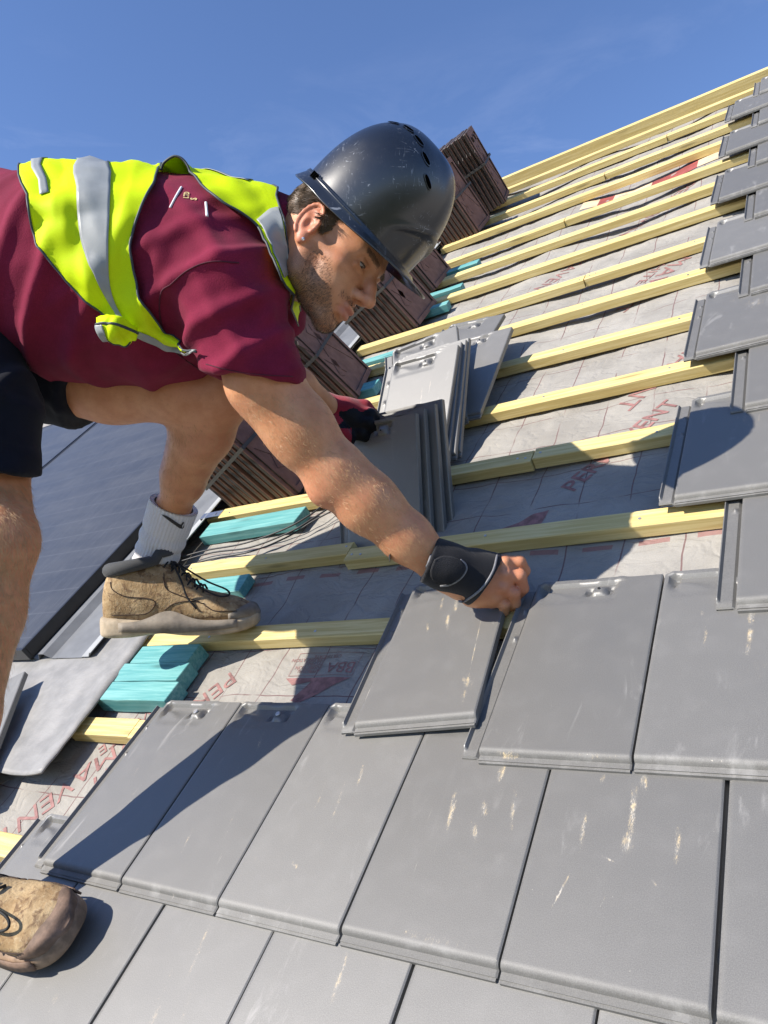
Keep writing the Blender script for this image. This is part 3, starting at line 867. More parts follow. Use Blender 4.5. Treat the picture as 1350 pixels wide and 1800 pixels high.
def pack_tile_mesh(wv, hn, th):
    """one tile of a pack, standing on edge: length hn off the roof, width wv up the slope, underside facing +u"""
    bm = bmesh.new()
    vs_, fs = add_box(bm, (0, 0, 0), (th * .62, wv, hn))
    bevel(bm, .0045, 3)
    for f in bm.faces: f.material_index = 1
    for f in bm.faces:
        if f.normal.x > .9: f.material_index = 0
    def rib(lo, hi):
        s_, ff_ = add_box(bm, lo, hi)
        for f in ff_: f.material_index = 0
    x0, x1 = th * .60, th * .9
    rib((x0, .014, 0), (x1, wv * .12, hn)); rib((x0, wv * .88, 0), (x1, wv - .014, hn))
    rib((x0, wv * .09, hn * .93), (x1, wv * .91, hn)); rib((x0, wv * .09, 0), (x1 - .001, wv * .91, hn * .05))
    for k in range(3):
        y0 = wv * (.2 + .22 * k)
        M_ = Matrix.Translation((0, y0, hn * .5)) @ Matrix.Rotation(.5 if k != 1 else -.5, 4, 'X')
        s_, ff_ = add_box(bm, (x0, -.012, -hn * .30), (x0 + .0022, .012, hn * .30), M_)
        for f in ff_: f.material_index = 0
    rib((x0, wv * .3, hn * .84), (x1 + .004, wv * .42, hn * .90)); rib((x0, wv * .6, hn * .84), (x1 + .004, wv * .72, hn * .90))
    bmesh.ops.recalc_face_normals(bm, faces=bm.faces)
    for f in bm.faces: f.material_index = 0 if (f.normal.x > .6 or (f.calc_center_median().x > th * .63 and abs(f.normal.y) < .6 and abs(f.normal.z) < .6)) else 1
    me = bm_mesh('clay_tile', bm)
    me.materials.append(MT['terra']); me.materials.append(MT['edge'])
    return me
PT = {}
def pack(u, v, n, count, lean, label, yaw=0.0, wv=.225, hn=.335, th=.0225, tip=0.0, strap=True):
    key = (wv, hn, th)
    if key not in PT: PT[key] = pack_tile_mesh(*key)
    r_ = empty('tile_pack', M_ROOF @ T(u, v, n) @ Matrix.Rotation(yaw, 4, 'Z') @ Matrix.Rotation(tip, 4, 'X') @ Matrix.Rotation(lean, 4, 'Y'), label, 'tile pack', 'strapped packs of clay tiles')
    rnd = random.Random(int(u * 1000) + int(v * 100))
    for i in range(count):
        link('clay_tile', PT[key], r_, T(-(count - i) * th, rnd.uniform(-.003, .003), rnd.uniform(-.002, .002)) @ Matrix.Rotation(rnd.uniform(-.012, .012), 4, 'Y'))
    if strap:
        bm = bmesh.new()
        a, b = -count * th - .001, .0035
        z0, z1 = hn * .54, hn * .57
        for lo, hi in (((a, -.0065, z0), (b, -.005, z1)), ((a, wv + .005, z0), (b, wv + .0065, z1)), ((a - .0015, -.0065, z0), (a, wv + .0065, z1)), ((b, -.0065, z0), (b + .0015, wv + .0065, z1))):
            add_box(bm, lo, hi)
        link('strap', bm_mesh('strap', bm, MT['strap']), r_, Matrix.Identity(4))
    return r_
B0 = -.0305
pack(-.287, 1.035, B0, 10, rad(-24), 'strapped clay tile pack nearest the knee, seen between leg and forearm')
pack(-.335, 1.560, B0, 11, rad(-20), 'dark ridged tile pack below the chin with a strap across it', yaw=rad(12))
pack(-.300, 2.046, B0, 10, rad(-20), 'tile pack beside the nose with a terracotta end and dark ridged front')
pack(-.365, 2.42, B0, 9, rad(-18), 'tile pack mostly hidden by the hard hat, right above the helmet peak')
pack(-.370, 3.06, B0, 9, rad(-14), 'tile pack right of the hard hat with a sunlit terracotta end')
pack(-.345, 3.47, B0, 11, rad(-10), 'topmost brown tile pack standing against the sky', yaw=rad(10), hn=.375)
# ------------------------------------------------------------------ the man: one continuous body grown from a distance field
class Field:
    """distance field on a grid in the viewer frame (x right, y down, z away), metres"""
    def __init__(s, lo, hi, h):
        s.lo = np.array(lo, float); s.h = h
        s.n = np.ceil((np.array(hi) - s.lo) / h).astype(int) + 1
        s.F = np.full(s.n, .06, np.float32)
    def sub(s, a, b):
        i0 = np.clip(np.floor((np.minimum(a, b) - s.lo) / s.h).astype(int), 0, s.n); i1 = np.clip(np.ceil((np.maximum(a, b) - s.lo) / s.h).astype(int) + 1, 0, s.n)
        if np.any(i1 <= i0): return None
        sl = tuple(slice(i0[k], i1[k]) for k in range(3))
        ax = [(s.lo[k] + s.h * np.arange(i0[k], i1[k])).astype(np.float32) for k in range(3)]
        return sl, np.meshgrid(*ax, indexing='ij')
    def put(s, d, sl, k, mode):
        f = s.F[sl]
        if mode == 'sub':
            d = -d
            if k > 0:
                h = np.clip(.5 + .5 * (d - f) / k, 0, 1); s.F[sl] = f * (1 - h) + d * h + k * h * (1 - h)
            else: s.F[sl] = np.maximum(f, d)
        else:
            if k > 0:
                h = np.clip(.5 + .5 * (f - d) / k, 0, 1); s.F[sl] = f * (1 - h) + d * h - k * h * (1 - h)
            else: s.F[sl] = np.minimum(f, d)
    def cone(s, a, b, ra, rb, k=.02, mode='add', fr=None, sq=(1, 1, 1)):
        """tapered capsule from a to b; fr = 3x4 local frame (rows: axes, origin)"""
        a = np.array(a, float); b = np.array(b, float)
        if fr is not None: a = fr[1] + fr[0].T @ a; b = fr[1] + fr[0].T @ b
        r = max(ra, rb) + k + .03
        q = s.sub(np.minimum(a, b) - r, np.maximum(a, b) + r)
        if q is None: return
        sl, (X, Y, Z) = q
        ba = b - a; l2 = max(ba @ ba, 1e-9)
        px_, py_, pz_ = X - a[0], Y - a[1], Z - a[2]
        t = np.clip((px_ * ba[0] + py_ * ba[1] + pz_ * ba[2]) / l2, 0, 1)
        d = np.sqrt((px_ - t * ba[0]) ** 2 + (py_ - t * ba[1]) ** 2 + (pz_ - t * ba[2]) ** 2) - (ra + (rb - ra) * t)
        s.put(d.astype(np.float32), sl, k, mode)
    def ell(s, c, rad_, k=.02, mode='add', fr=None):
        """ellipsoid; with fr the centre and radii are in that local frame"""
        c = np.array(c, float); R_ = np.eye(3) if fr is None else fr[0]
        cw = c if fr is None else fr[1] + fr[0].T @ c
        r = max(rad_) + k + .03
        q = s.sub(cw - r, cw + r)
        if q is None: return
        sl, (X, Y, Z) = q
        X = X - cw[0]; Y = Y - cw[1]; Z = Z - cw[2]
        l = [(R_[i][0] * X + R_[i][1] * Y + R_[i][2] * Z) / rad_[i] for i in range(3)]
        k0 = np.sqrt(l[0] ** 2 + l[1] ** 2 + l[2] ** 2)
        k1 = np.sqrt((l[0] / rad_[0]) ** 2 + (l[1] / rad_[1]) ** 2 + (l[2] / rad_[2]) ** 2) + 1e-9
        d = np.where(k0 < 1e-3, -min(rad_), k0 * (k0 - 1) / k1)
        s.put(d.astype(np.float32), sl, k, mode)
    def chain(s, pts, k=.02, mode='add'):
        for (a, ra), (b, rb) in zip(pts[:-1], pts[1:]): s.cone(a, b, ra, rb, k, mode)
    def cut(s, p, nrm, lo, hi):
        """remove what lies on the +nrm side of the plane, inside the box lo..hi"""
        q = s.sub(np.array(lo), np.array(hi))
        if q is None: return
        sl, (X, Y, Z) = q
        nrm = np.array(nrm, float); nrm /= np.linalg.norm(nrm)
        d = (X - p[0]) * nrm[0] + (Y - p[1]) * nrm[1] + (Z - p[2]) * nrm[2]
        s.F[sl] = np.maximum(s.F[sl], d.astype(np.float32))
    def mesh(s):
        F = s.F; nx, ny, nz = F.shape
        S = F < 0
        C8 = np.zeros((nx - 1, ny - 1, nz - 1), np.uint8)
        for dx in (0, 1):
            for dy in (0, 1):
                for dz in (0, 1):
                    C8 += S[dx:nx - 1 + dx, dy:ny - 1 + dy, dz:nz - 1 + dz]
        act = np.argwhere((C8 > 0) & (C8 < 8))
        idx = -np.ones(C8.shape, np.int32); idx[tuple(act.T)] = np.arange(len(act))
        i, j, k = act.T
        acc = np.zeros((len(act), 3)); cnt = np.zeros(len(act))
        corners = [(a, b, c) for a in (0, 1) for b in (0, 1) for c in (0, 1)]
        val = {c: F[i + c[0], j + c[1], k + c[2]] for c in corners}
        for c in corners:
            for ax in range(3):
                if c[ax]: continue
                e = list(c); e[ax] = 1; e = tuple(e)
                a, b = val[c], val[e]
                m = (a < 0) != (b < 0)
                t = np.where(m, a / np.where(m, a - b, 1), 0)
                p = np.array(c, float)[None, :].repeat(len(act), 0); p[:, ax] += t
                acc[m] += p[m]; cnt[m] += 1
        vts = s.lo + s.h * (act + acc / cnt[:, None])
        quads = []
        for ax in range(3):
            o1, o2 = [(1, 2), (2, 0), (0, 1)][ax]
            A = [slice(None)] * 3; B = [slice(None)] * 3
            A[ax] = slice(0, -1); B[ax] = slice(1, None)
            sa, sb = S[tuple(A)], S[tuple(B)]
            e = np.argwhere(sa != sb)
            ok = (e[:, o1] > 0) & (e[:, o2] > 0) & (e[:, o1] < F.shape[o1] - 1) & (e[:, o2] < F.shape[o2] - 1)
            e = e[ok]
            flip = sa[tuple(e.T)]
            def cell(d1, d2):
                q = e.copy(); q[:, o1] -= d1; q[:, o2] -= d2
                return idx[tuple(q.T)]
            q = np.stack([cell(0, 0), cell(1, 0), cell(1, 1), cell(0, 1)], 1)
            q[~flip] = q[~flip][:, ::-1]
            quads.append(q)
        return vts, np.concatenate(quads)

M_V3 = CAM_R     # viewer -> roof rotation is CAM_R.T
def view_mesh(name, vts, quads, mat, origin):
    """mesh in an object whose frame is the viewer frame moved to origin"""
    me = bpy.data.meshes.new(name)
    v = (np.asarray(vts) - origin).astype(np.float32)
    q = np.asarray(quads, np.int32)
    me.vertices.add(len(v)); me.vertices.foreach_set('co', v.ravel())
    me.loops.add(q.size); me.loops.foreach_set('vertex_index', q.ravel())
    me.polygons.add(len(q)); me.polygons.foreach_set('loop_start', np.arange(len(q), dtype=np.int32) * q.shape[1])
    me.update(calc_edges=True); me.validate()
    if mat: me.materials.append(mat)
    smooth(me)
    return me

def relax(v, q, it=2, lam=.5):
    e = np.concatenate([q[:, [0, 1]], q[:, [1, 2]], q[:, [2, 3]], q[:, [3, 0]]])
    for _ in range(it):
        a = np.zeros_like(v); c = np.zeros(len(v))
        np.add.at(a, e[:, 0], v[e[:, 1]]); np.add.at(a, e[:, 1], v[e[:, 0]])
        np.add.at(c, e[:, 0], 1); np.add.at(c, e[:, 1], 1)
        v = v + lam * (a / np.maximum(c, 1)[:, None] - v)
    return v

def norm(v): v = np.array(v, float); return v / np.linalg.norm(v)

# ---- head frame
HF = norm((.72, .63, -.29)); HU = norm((.65, -.76, 0)); HU = norm(HU - HU @ HF * HF); HR = np.cross(HF, HU); HR = HR if HR[2] < 0 else -HR
HEAD_C = np.array([-.088, -.403, 1.145])
HFR = (np.stack([HF, HU, HR]), HEAD_C)      # rows f, u, r(near side)
HS = .895
def H(f, u, r): return HEAD_C + HS * (f * HF + u * HU + r * HR)
def head_local(v): return (v - HEAD_C) @ np.stack([HF, HU, HR]).T / HS

# ---- joints
SH_N = V(392, 512, 1.095); MID_N = V(464, 668, 1.11); EL_N = V(590, 835, 1.135); WR_N = V(782, 1003, 1.165)
SH_F = V(470, 470, 1.36); EL_F = V(478, 650, 1.50); WR_F = V(578, 722, 1.63)
HIP_F = V(30, 640, 1.40); KN_F = V(385, 690, 1.29); AN_F = V(287, 935, 1.53)
HIP_N = V(-85, 620, 1.20); KN_N = V(-14, 955, 1.08); AN_N = V(-110, 1515, 1.075)
PEL = V(-95, 560, 1.31); CH1 = V(150, 480, 1.24); CH2 = V(370, 455, 1.215); NK = V(490, 440, 1.19)

LO, HI = np.array([-.98, -.62, .90]), np.array([.32, .64, 1.72])
body = Field(LO, HI, .0030)
# torso
for dz in (-.055, .055):
    o_ = np.array([0, 0, dz])
    body.chain([(PEL + o_, .100), (CH1 + o_, .085), (CH2 + o_, .075)], .05)
body.chain([(CH2, .075), (NK, .058), (H(-.025, -.045, 0), .056)], .03)
body.chain([(CH2 + [0, 0, -.04], .06), (SH_N, .050)], .04)
body.chain([(CH2 + [0, 0, .08], .06), (SH_F, .062)], .04)
# near arm: deltoid, biceps and triceps, forearm bulk, wrist
def lerp(a, b, t): return np.asarray(a) * (1 - t) + np.asarray(b) * t
body.chain([(SH_N, .053), (MID_N, .0520), (lerp(MID_N, EL_N, .5), .0490), (EL_N, .0445)], .02)
body.cone(MID_N + [-.008, .010, 0], lerp(MID_N, EL_N, .6) + [-.008, .006, 0], .045, .040, .02)
body.chain([(EL_N, .0440), (lerp(EL_N, WR_N, .28), .0455), (lerp(EL_N, WR_N, .65), .0375), (WR_N, .0285), (lerp(EL_N, WR_N, 1.15), .026)], .02)
body.cone(lerp(EL_N, WR_N, .02) + [.006, -.010, -.004], lerp(EL_N, WR_N, .42) + [.002, -.008, -.006], .034, .030, .02)
body.ell(EL_N + np.array([-.020, .028, -.004]), (.016, .016, .018), .022)
# far arm
body.chain([(SH_F, .056), (EL_F, .042), (lerp(EL_F, WR_F, .4), .040), (WR_F, .030)], .02)
# far leg
body.chain([(HIP_F, .088), (lerp(HIP_F, KN_F, .5), .079), (lerp(HIP_F, KN_F, .85), .064), (KN_F, .056)], .03)
body.chain([(KN_F, .055), (lerp(KN_F, AN_F, .25), .053), (lerp(KN_F, AN_F, .60), .039), (lerp(KN_F, AN_F, .8), .031), (AN_F, .029)], .02)
body.cone(lerp(KN_F, AN_F, .16) + [-.022, .0, .01], lerp(KN_F, AN_F, .5) + [-.016, 0, .008], .040, .034, .025)
body.ell(KN_F + np.array([.02, -.012, -.02]), (.036, .038, .038), .02)
body.chain([(AN_F, .034), (V(268, 1000, 1.51), .032)], .02)
# near leg
body.chain([(HIP_N, .088), (lerp(HIP_N, KN_N, .55), .076), (KN_N, .060)], .03)
body.chain([(KN_N, .060), (lerp(KN_N, AN_N, .22), .058), (lerp(KN_N, AN_N, .55), .048), (AN_N, .034)], .02)
body.cone(lerp(KN_N, AN_N, .12) + [-.03, .0, .01], lerp(KN_N, AN_N, .45) + [-.025, 0, .008], .045, .036, .03)
body.ell(KN_N + np.array([.022, -.012, -.014]), (.042, .046, .040), .025)
body.ell(KN_N + np.array([.012, .062, -.016]), (.030, .034, .028), .025)
body.chain([(AN_N, .035), (AN_N + [.0, .04, .0], .034)], .02)

# ---- near hand: palm, four bent fingers, thumb
hnd = Field(V(880, 1022, 1.185) - np.array([.105, .085, .075]), V(880, 1022, 1.185) + np.array([.075, .085, .075]), .0016)
HD_X = norm(V(905, 1030, 1.19) - WR_N)                 # wrist to knuckles
KNU = {}
def fin(pts, rs, k=.0022): hnd.chain(list(zip([np.asarray(p) for p in pts], rs)), k)
PALM0 = lerp(WR_N, V(862, 1012, 1.185), .25)
hnd.chain([(WR_N, .0275), (PALM0, .028)], .015)
hnd.cone(V(838, 1012, 1.178), V(886, 994, 1.178), .024, .0175, .012)      # index side of the back of the hand
hnd.cone(V(838, 1028, 1.178), V(886, 1014, 1.174), .025, .019, .012)
hnd.cone(V(838, 1038, 1.182), V(880, 1036, 1.178), .024, .018, .012)
hnd.cone(V(830, 1044, 1.188), V(866, 1052, 1.184), .021, .016, .012)
# index, lying highest and pointing out to the right before bending down
fin([V(884, 990, 1.176), V(913, 988, 1.172), V(922, 1003, 1.186), V(915, 1020, 1.200)], [.0120, .0104, .0094, .0082])
fin([V(887, 1010, 1.170), V(913, 1012, 1.166), V(919, 1034, 1.180), V(908, 1048, 1.198)], [.0128, .0112, .0100, .0088])
fin([V(882, 1034, 1.172), V(903, 1042, 1.168), V(905, 1060, 1.182), V(894, 1068, 1.200)], [.0122, .0106, .0096, .0084])
fin([V(868, 1052, 1.180), V(886, 1062, 1.176), V(886, 1074, 1.188), V(876, 1078, 1.202)], [.0108, .0094, .0084, .0076])
# thumb on the far side of the tile edge, leaving the side of the palm near the wrist
fin([V(845, 1000, 1.205), V(870, 1002, 1.225), V(893, 1022, 1.232), V(902, 1040, 1.228)], [.0150, .0130, .0110, .0090], .006)
for c_, r_ in (((888, 988, 1.164), .0075), ((889, 1009, 1.158), .0082), ((884, 1033, 1.160), .0078), ((870, 1052, 1.169), .0066)):
    hnd.ell(V(*c_), (r_, r_, r_), .008)

hd = Field(H(.01, .0, 0) - .185, H(.01, .0, 0) + .185, .0020)
def hell(c, r_, k=.01, mode='add'): hd.ell(np.array(c) * HS, tuple(x * HS for x in r_), k * HS, mode, HFR)
def hcone(a, b, ra, rb, k=.01, mode='add'): hd.cone(np.array(a) * HS, np.array(b) * HS, ra * HS, rb * HS, k * HS, mode, HFR)
hell((-.004, .048, 0), (.098, .078, .076), .0)
hell((-.035, .015, 0), (.062, .075, .066), .03)
hell((.040, -.020, 0), (.056, .072, .058), .02)              # face block
for s_ in (-1, 1):
    hcone((.000, -.030, .050 * s_), (.012, -.066, .047 * s_), .020, .016, .02)          # ramus
    hcone((.012, -.066, .046 * s_), (.078, -.092, .013 * s_), .0145, .0145, .022)         # jaw line
    hell((.056, -.010, .043 * s_), (.024, .016, .020), .016)                            # cheekbone
    hcone((.056, -.016, .046 * s_), (.004, -.006, .066 * s_), .011, .008, .012)         # zygoma
    hcone((.090, .030, .012 * s_), (.076, .030, .043 * s_), .0100, .0070, .016)         # brow
    hell((.060, -.048, .030 * s_), (.028, .027, .020), .018)
    hell((.046, .032, .044 * s_), (.036, .028, .020), .02)                            # cheek
hell((.084, -.096, 0), (.016, .017, .021), .014)             # chin
hell((.082, -.060, 0), (.022, .032, .032), .016)             # muzzle
for s_ in (-1, 1):
    hell((.099, .012, .032 * s_), (.0185, .0115, .0165), .012, 'sub')                   # orbit
    hcone((.040, -.075, .0), (.060, -.10, .0), .012, .010, .01, 'sub') if s_ == 5 else None
    hell((.0755, .0125, .0318 * s_), (.0132, .0132, .0132), .003)                       # lid over the ball
    hcone((.086, .0050, .022 * s_), (.082, .0040, .043 * s_), .0035, .003, .006)        # lower lid
    hcone((.0885, .0170, .021 * s_), (.0845, .0170, .040 * s_), .0030, .0022, .005)      # upper lid fold
    for z0_, z1_ in ((.0225, .0318), (.0318, .0415)):
        hcone((.0905 - .0035 * (abs(z0_ - .0318) > .001), .0086, z0_ * s_), (.0905 - .0035 * (abs(z1_ - .0318) > .001), .0086, z1_ * s_), .0016 + .0012 * (abs(z0_ - .0318) < .001), .0016 + .0012 * (abs(z1_ - .0318) < .001), .001, 'sub')
hcone((.090, .022, 0), (.108, -.004, 0), .0085, .0095, .010)  # bridge
hcone((.108, -.004, 0), (.1195, -.021, 0), .0095, .0115, .008)
hell((.1215, -.0245, 0), (.0125, .0105, .0125), .006)         # tip
for s_ in (-1, 1):
    hell((.1055, -.0285, .0125 * s_), (.0120, .0085, .0075), .006)                      # wing
    hell((.1130, -.0365, .0068 * s_), (.0060, .0030, .0034), .003, 'sub')               # nostril
hcone((.1045, -.040, 0), (.1045, -.049, 0), .0032, .0036, .005, 'sub')                  # philtrum
hcone((.1040, -.0545, -.013), (.1040, -.0545, .013), .0056, .0056, .005)                # upper lip
hcone((.0985, -.0560, -.013), (.0905, -.0630, -.0245), .0050, .0026, .005)
hcone((.0985, -.0560, .013), (.0905, -.0630, .0245), .0050, .0026, .005)
hcone((.1025, -.0685, -.010), (.1025, -.0685, .010), .0064, .0064, .005)                # lower lip
hcone((.0995, -.0680, -.010), (.0900, -.0650, -.023), .0056, .0026, .005)
hcone((.0995, -.0680, .010), (.0900, -.0650, .023), .0056, .0026, .005)
hcone((.1115, -.0612, -.014), (.1115, -.0612, .014), .0013, .0013, .002, 'sub')         # mouth line
hcone((.1095, -.0612, .012), (.0925, -.0645, .0265), .0016, .0012, .002, 'sub')
hcone((.1095, -.0612, -.012), (.0925, -.0645, -.0265), .0016, .0012, .002, 'sub')
hcone((.1010, -.0810, -.014), (.1010, -.0810, .014), .004, .004, .008, 'sub')           # hollow under the lip
# ears
for s_ in (-1, 1):
    er = .0735
    hell((-.012, .004, (er + .004) * s_), (.0180, .0300, .0085), .004)
    hell((-.006, -.022, (er + .003) * s_), (.0095, .0120, .0065), .005)
    ring = []
    for a_ in np.linspace(-.5, 4.3, 15):
        ring.append((-.012 - .0195 * math.cos(a_ + .0) * -1 * .95, .006 + .0300 * math.sin(a_), (er + .0095) * s_))
    for p_, q_ in zip(ring[:-1], ring[1:]): hcone(p_, q_, .0034, .0034, .0025)
    hell((-.008, .000, (er + .014) * s_), (.0085, .0120, .0085), .004, 'sub')
    hell((-.013, .017, (er + .013) * s_), (.0095, .0070, .0050), .003, 'sub')
    hell((.004, -.003, (er + .006) * s_), (.0042, .0062, .0042), .003)                   # tragus
# neck with the muscle from ear to collar bone
NKL = head_local(NK[None])[0]
hcone((-.030, -.030, 0), NKL, .058, .062, .03)
for s_ in (-1, 1):
    hcone((-.030, -.020, .050 * s_), NKL + np.array([.03, .0, .02 * s_]), .016, .018, .02)
hell((.045, -.085, 0), (.028, .012, .022), .02)
hv, hq = hd.mesh(); hv = relax(hv, hq, 1, .4)
bv, bq = body.mesh(); bv = relax(bv, bq, 2, .5)
nv_, nq_ = hnd.mesh(); nv_ = relax(nv_, nq_, 2, .4)
bq = np.concatenate([bq, nq_ + len(bv)]); bv = np.concatenate([bv, nv_])
# join the finely sampled head to the body
keep = np.ones(len(bv), bool)
vts = np.concatenate([bv, hv]); qds = np.concatenate([bq, hq + len(bv)])
ORG = V(330, 700, 1.25)

def color_attr(me, name, vals):
    a = me.color_attributes.new(name, 'FLOAT_COLOR', 'POINT')
    c = np.ones((len(vals), 4), np.float32); c[:, :3] = vals
    a.data.foreach_set('color', c.ravel())

def bumps_(v, sc, seed=0.0):
    return np.array([mnoise.noise(Vector((p[0] * sc + seed, p[1] * sc, p[2] * sc))) for p in v])

# natural colour of the skin: beard, lips, blush
hl = head_local(hv)
f_, u_, r_ = hl.T
beard = np.zeros(len(hv)); lips = np.zeros(len(hv)); red = np.zeros(len(hv)); brow = np.zeros(len(hv))
sm_ = lambda x, a, b: np.clip((x - a) / (b - a), 0, 1) ** 2 * (3 - 2 * np.clip((x - a) / (b - a), 0, 1))
side = sm_(np.abs(r_), .03, .05)
topline = np.where(f_ < .03, .028, .028 - (f_ - .03) * 1.55)          # upper edge of the beard drops towards the mouth
beard = sm_(topline - u_, -.004, .016) * sm_(f_, -.018, .004) * (1 - sm_(f_, .2, .3))
beard *= 1 - sm_(-u_, .112, .14)
mou = np.exp(-((f_ - .10) / .03) ** 2) * np.exp(-((u_ + .046) / .0075) ** 2) * (np.abs(r_) < .036) * .6
beard = np.maximum(beard, mou)
lipm = np.exp(-(((u_ + .0615) / .0105) ** 4)) * np.exp(-((r_ / .024) ** 4)) * sm_(f_, .088, .097)
beard *= 1 - np.clip(lipm * 1.3, 0, 1)
beard *= np.clip(.35 + .9 * sm_(-u_, -.01, .07), 0, 1) * (1 - sm_(np.abs(r_), .066, .072))
brow = np.exp(-(((u_ - .0315 - .10 * (np.abs(r_) - .03) * (np.abs(r_) < .035)) / .0038) ** 4)) * sm_(np.abs(r_), .010, .016) * (1 - sm_(np.abs(r_), .046, .055)) * sm_(f_, .06, .075)
earm = sm_(np.abs(r_), .072, .078) * (np.abs(f_ + .01) < .035)
red = np.clip(earm * .8 + .4 * np.exp(-((f_ - .12) / .015) ** 2) + .25 * np.exp(-((np.hypot(f_ - .06, u_ + .012) / .02) ** 2)), 0, 1)
att = np.zeros((len(vts), 3), np.float32)
att[len(bv):, 0] = np.clip(np.maximum(beard, brow * 1.1), 0, 1); att[len(bv):, 1] = lipm; att[len(bv):, 2] = red
# knuckles and elbow a little redder
for c_, w_ in ((EL_N + np.array([-.02, .03, -.02]), .05), (V(905, 1030, 1.17), .045), (KN_N, .06), (KN_F, .06)):
    att[:len(bv), 2] = np.maximum(att[:len(bv), 2], .55 * np.exp(-np.sum((bv - c_) ** 2, 1) / w_ ** 2))

def skin_material():
    t = NT('skin'); o = t.obj()
    a = t.n('Attribute', _attribute_name='tone'); sep = t.n('SeparateColor'); t.l(a.outputs['Color'], sep.inputs[0])
    n1 = t.noise(o, 30, 5, .6); n2 = t.noise(o, 420, 3, .6); n3 = t.noise(o, 800, 2)
    c = t.mix(t.ss(n1, .3, .72), (.50, .215, .100), (.61, .30, .155))
    c = t.mix(t.math('MULTIPLY', t.ss(n2, .5, .75), .3), c, (.40, .19, .12))
    n4 = t.noise(o, 9, 4, .65); n5 = t.noise(o, 140, 3, .6)
    c = t.mix(t.math('MULTIPLY', t.ss(n4, .45, .70), .35), c, (.56, .21, .13))
    c = t.mix(t.math('MULTIPLY', t.ss(n5, .58, .72), .28), c, (.33, .15, .075))
    c = t.mix(t.math('MULTIPLY', sep.outputs[2], .55), c, (.55, .17, .12))
    c = t.mix(t.math('MULTIPLY', sep.outputs[1], .7), c, (.42, .14, .115))
    st = t.math('MULTIPLY', sep.outputs[0], t.math('ADD', .55, t.math('MULTIPLY', t.ss(n3, .40, .62), .45)))
    c = t.mix(t.math('MULTIPLY', st, .62), c, (.115, .070, .042))
    m = t.base(c, .48, .4)
    t.b.inputs['Subsurface Weight'].default_value = .12
    t.b.inputs['Subsurface Radius'].default_value = (.9, .35, .18)
    t.b.inputs['Subsurface Scale'].default_value = .006
    t.bump(t.math('ADD', t.math('MULTIPLY', n2, .7), t.math('MULTIPLY', n3, .6)), .3, .0009)
    return m
MT['skin'] = skin_material()
me = view_mesh('person', vts, qds, MT['skin'], ORG)
color_attr(me, 'tone', att)
M_PERSON = M_VIEW @ Matrix.Translation(Vector(ORG))
person = link('person', me, None, M_PERSON, 'man in hard hat, yellow vest and maroon shirt bending over to lay a roof tile', 'person')
ID4 = Matrix.Identity(4)
def child(name, me, parent=None, label=None):
    return link(name, me, parent or person, ID4, label)
# ------------------------------------------------------------------ clothing
def cloth_material(name, c, rough=.85, knit=900, bumpk=.35, var=.2, sheen=.2):
    t = NT(name); o = t.obj()
    n1 = t.noise(o, 12, 5, .6)
    vor = t.n('TexVoronoi', Scale=knit); t.l(o, vor.inputs['Vector'])
    cc = t.mix(t.ss(n1, .3, .7), tuple(x * (1 - var) for x in c), tuple(x * (1 + var) for x in c))
    cc = t.mix(t.math('MULTIPLY', t.ss(vor.outputs['Distance'], .2, .6), .35), cc, tuple(x * .55 for x in c))
    m = t.base(cc, rough, .25); t.b.inputs['Sheen Weight'].default_value = sheen; t.b.inputs['Specular IOR Level'].default_value = .12
    t.bump(t.math('ADD', t.math('MULTIPLY', vor.outputs['Distance'], -.6), t.math('MULTIPLY', t.noise(o, 90, 4), .5)), bumpk, .0012)
    return m
MT['shirt'] = cloth_material('maroon_knit', (.195, .014, .043), knit=620, sheen=.04)
MT['shorts'] = cloth_material('navy_cloth', (.009, .011, .019), knit=1500, sheen=.05)
MT['hivis'] = cloth_material('hi_vis_yellow', (.76, .97, .010), .6, 1700, .15, .05, .0)
def make_thin(m, col, k):
    nt = m.node_tree; out = next(n for n in nt.nodes if n.type == 'OUTPUT_MATERIAL'); b = nt.nodes['Principled BSDF']
    tr = nt.nodes.new('ShaderNodeBsdfTranslucent'); tr.inputs['Color'].default_value = col + (1,)
    mx = nt.nodes.new('ShaderNodeMixShader'); mx.inputs[0].default_value = k
    nt.links.new(b.outputs[0], mx.inputs[1]); nt.links.new(tr.outputs[0], mx.inputs[2]); nt.links.new(mx.outputs[0], out.inputs['Surface'])
make_thin(MT['hivis'], (.80, .98, .02), .16)
MT['band'] = simple('reflective_grey_tape', (.27, .285, .285), .45, .1, 25, .12, 500)
MT['piping'] = simple('dark_piping', (.035, .045, .055), .6, .1, 40)
MT['orange'] = simple('cream_stitching', (.62, .50, .22), .7, .1, 60)
MT['whitecloth'] = simple('white_cloth', (.75, .75, .76), .8, .05, 60)

def vdisp(v, q, fn):
    """displace along vertex normals by fn(points, normals)"""
    nrm = np.zeros_like(v)
    a, b, c = v[q[:, 0]], v[q[:, 1]], v[q[:, 2]]
    fnm = np.cross(b - a, c - a)
    for k in range(4): np.add.at(nrm, q[:, k], fnm)
    nrm /= np.maximum(np.linalg.norm(nrm, axis=1), 1e-9)[:, None]
    return v + nrm * fn(v, nrm)[:, None]

def folds(v, org, d, freq, amp, seed, length=.25, width=.12, sharp=1.5):
    """a fan of folds around org running along d"""
    d = norm(d); rel = v - org
    al = rel @ d; per = rel - al[:, None] * d
    side = norm(np.cross(d, [0, 0, 1.0])); s = per @ side
    n = np.array([mnoise.noise(Vector((p[0] * 6 + seed, p[1] * 6, p[2] * 6))) for p in rel])
    w = np.sin((s * freq + n * 2.2 + seed)) * .5 + .5
    env = np.exp(-(al / length) ** 2) * np.exp(-(s / width) ** 2) * np.exp(-(per[:, 2] / .3) ** 2)
    return amp * env * (w ** (sharp + 1.5) - .3)

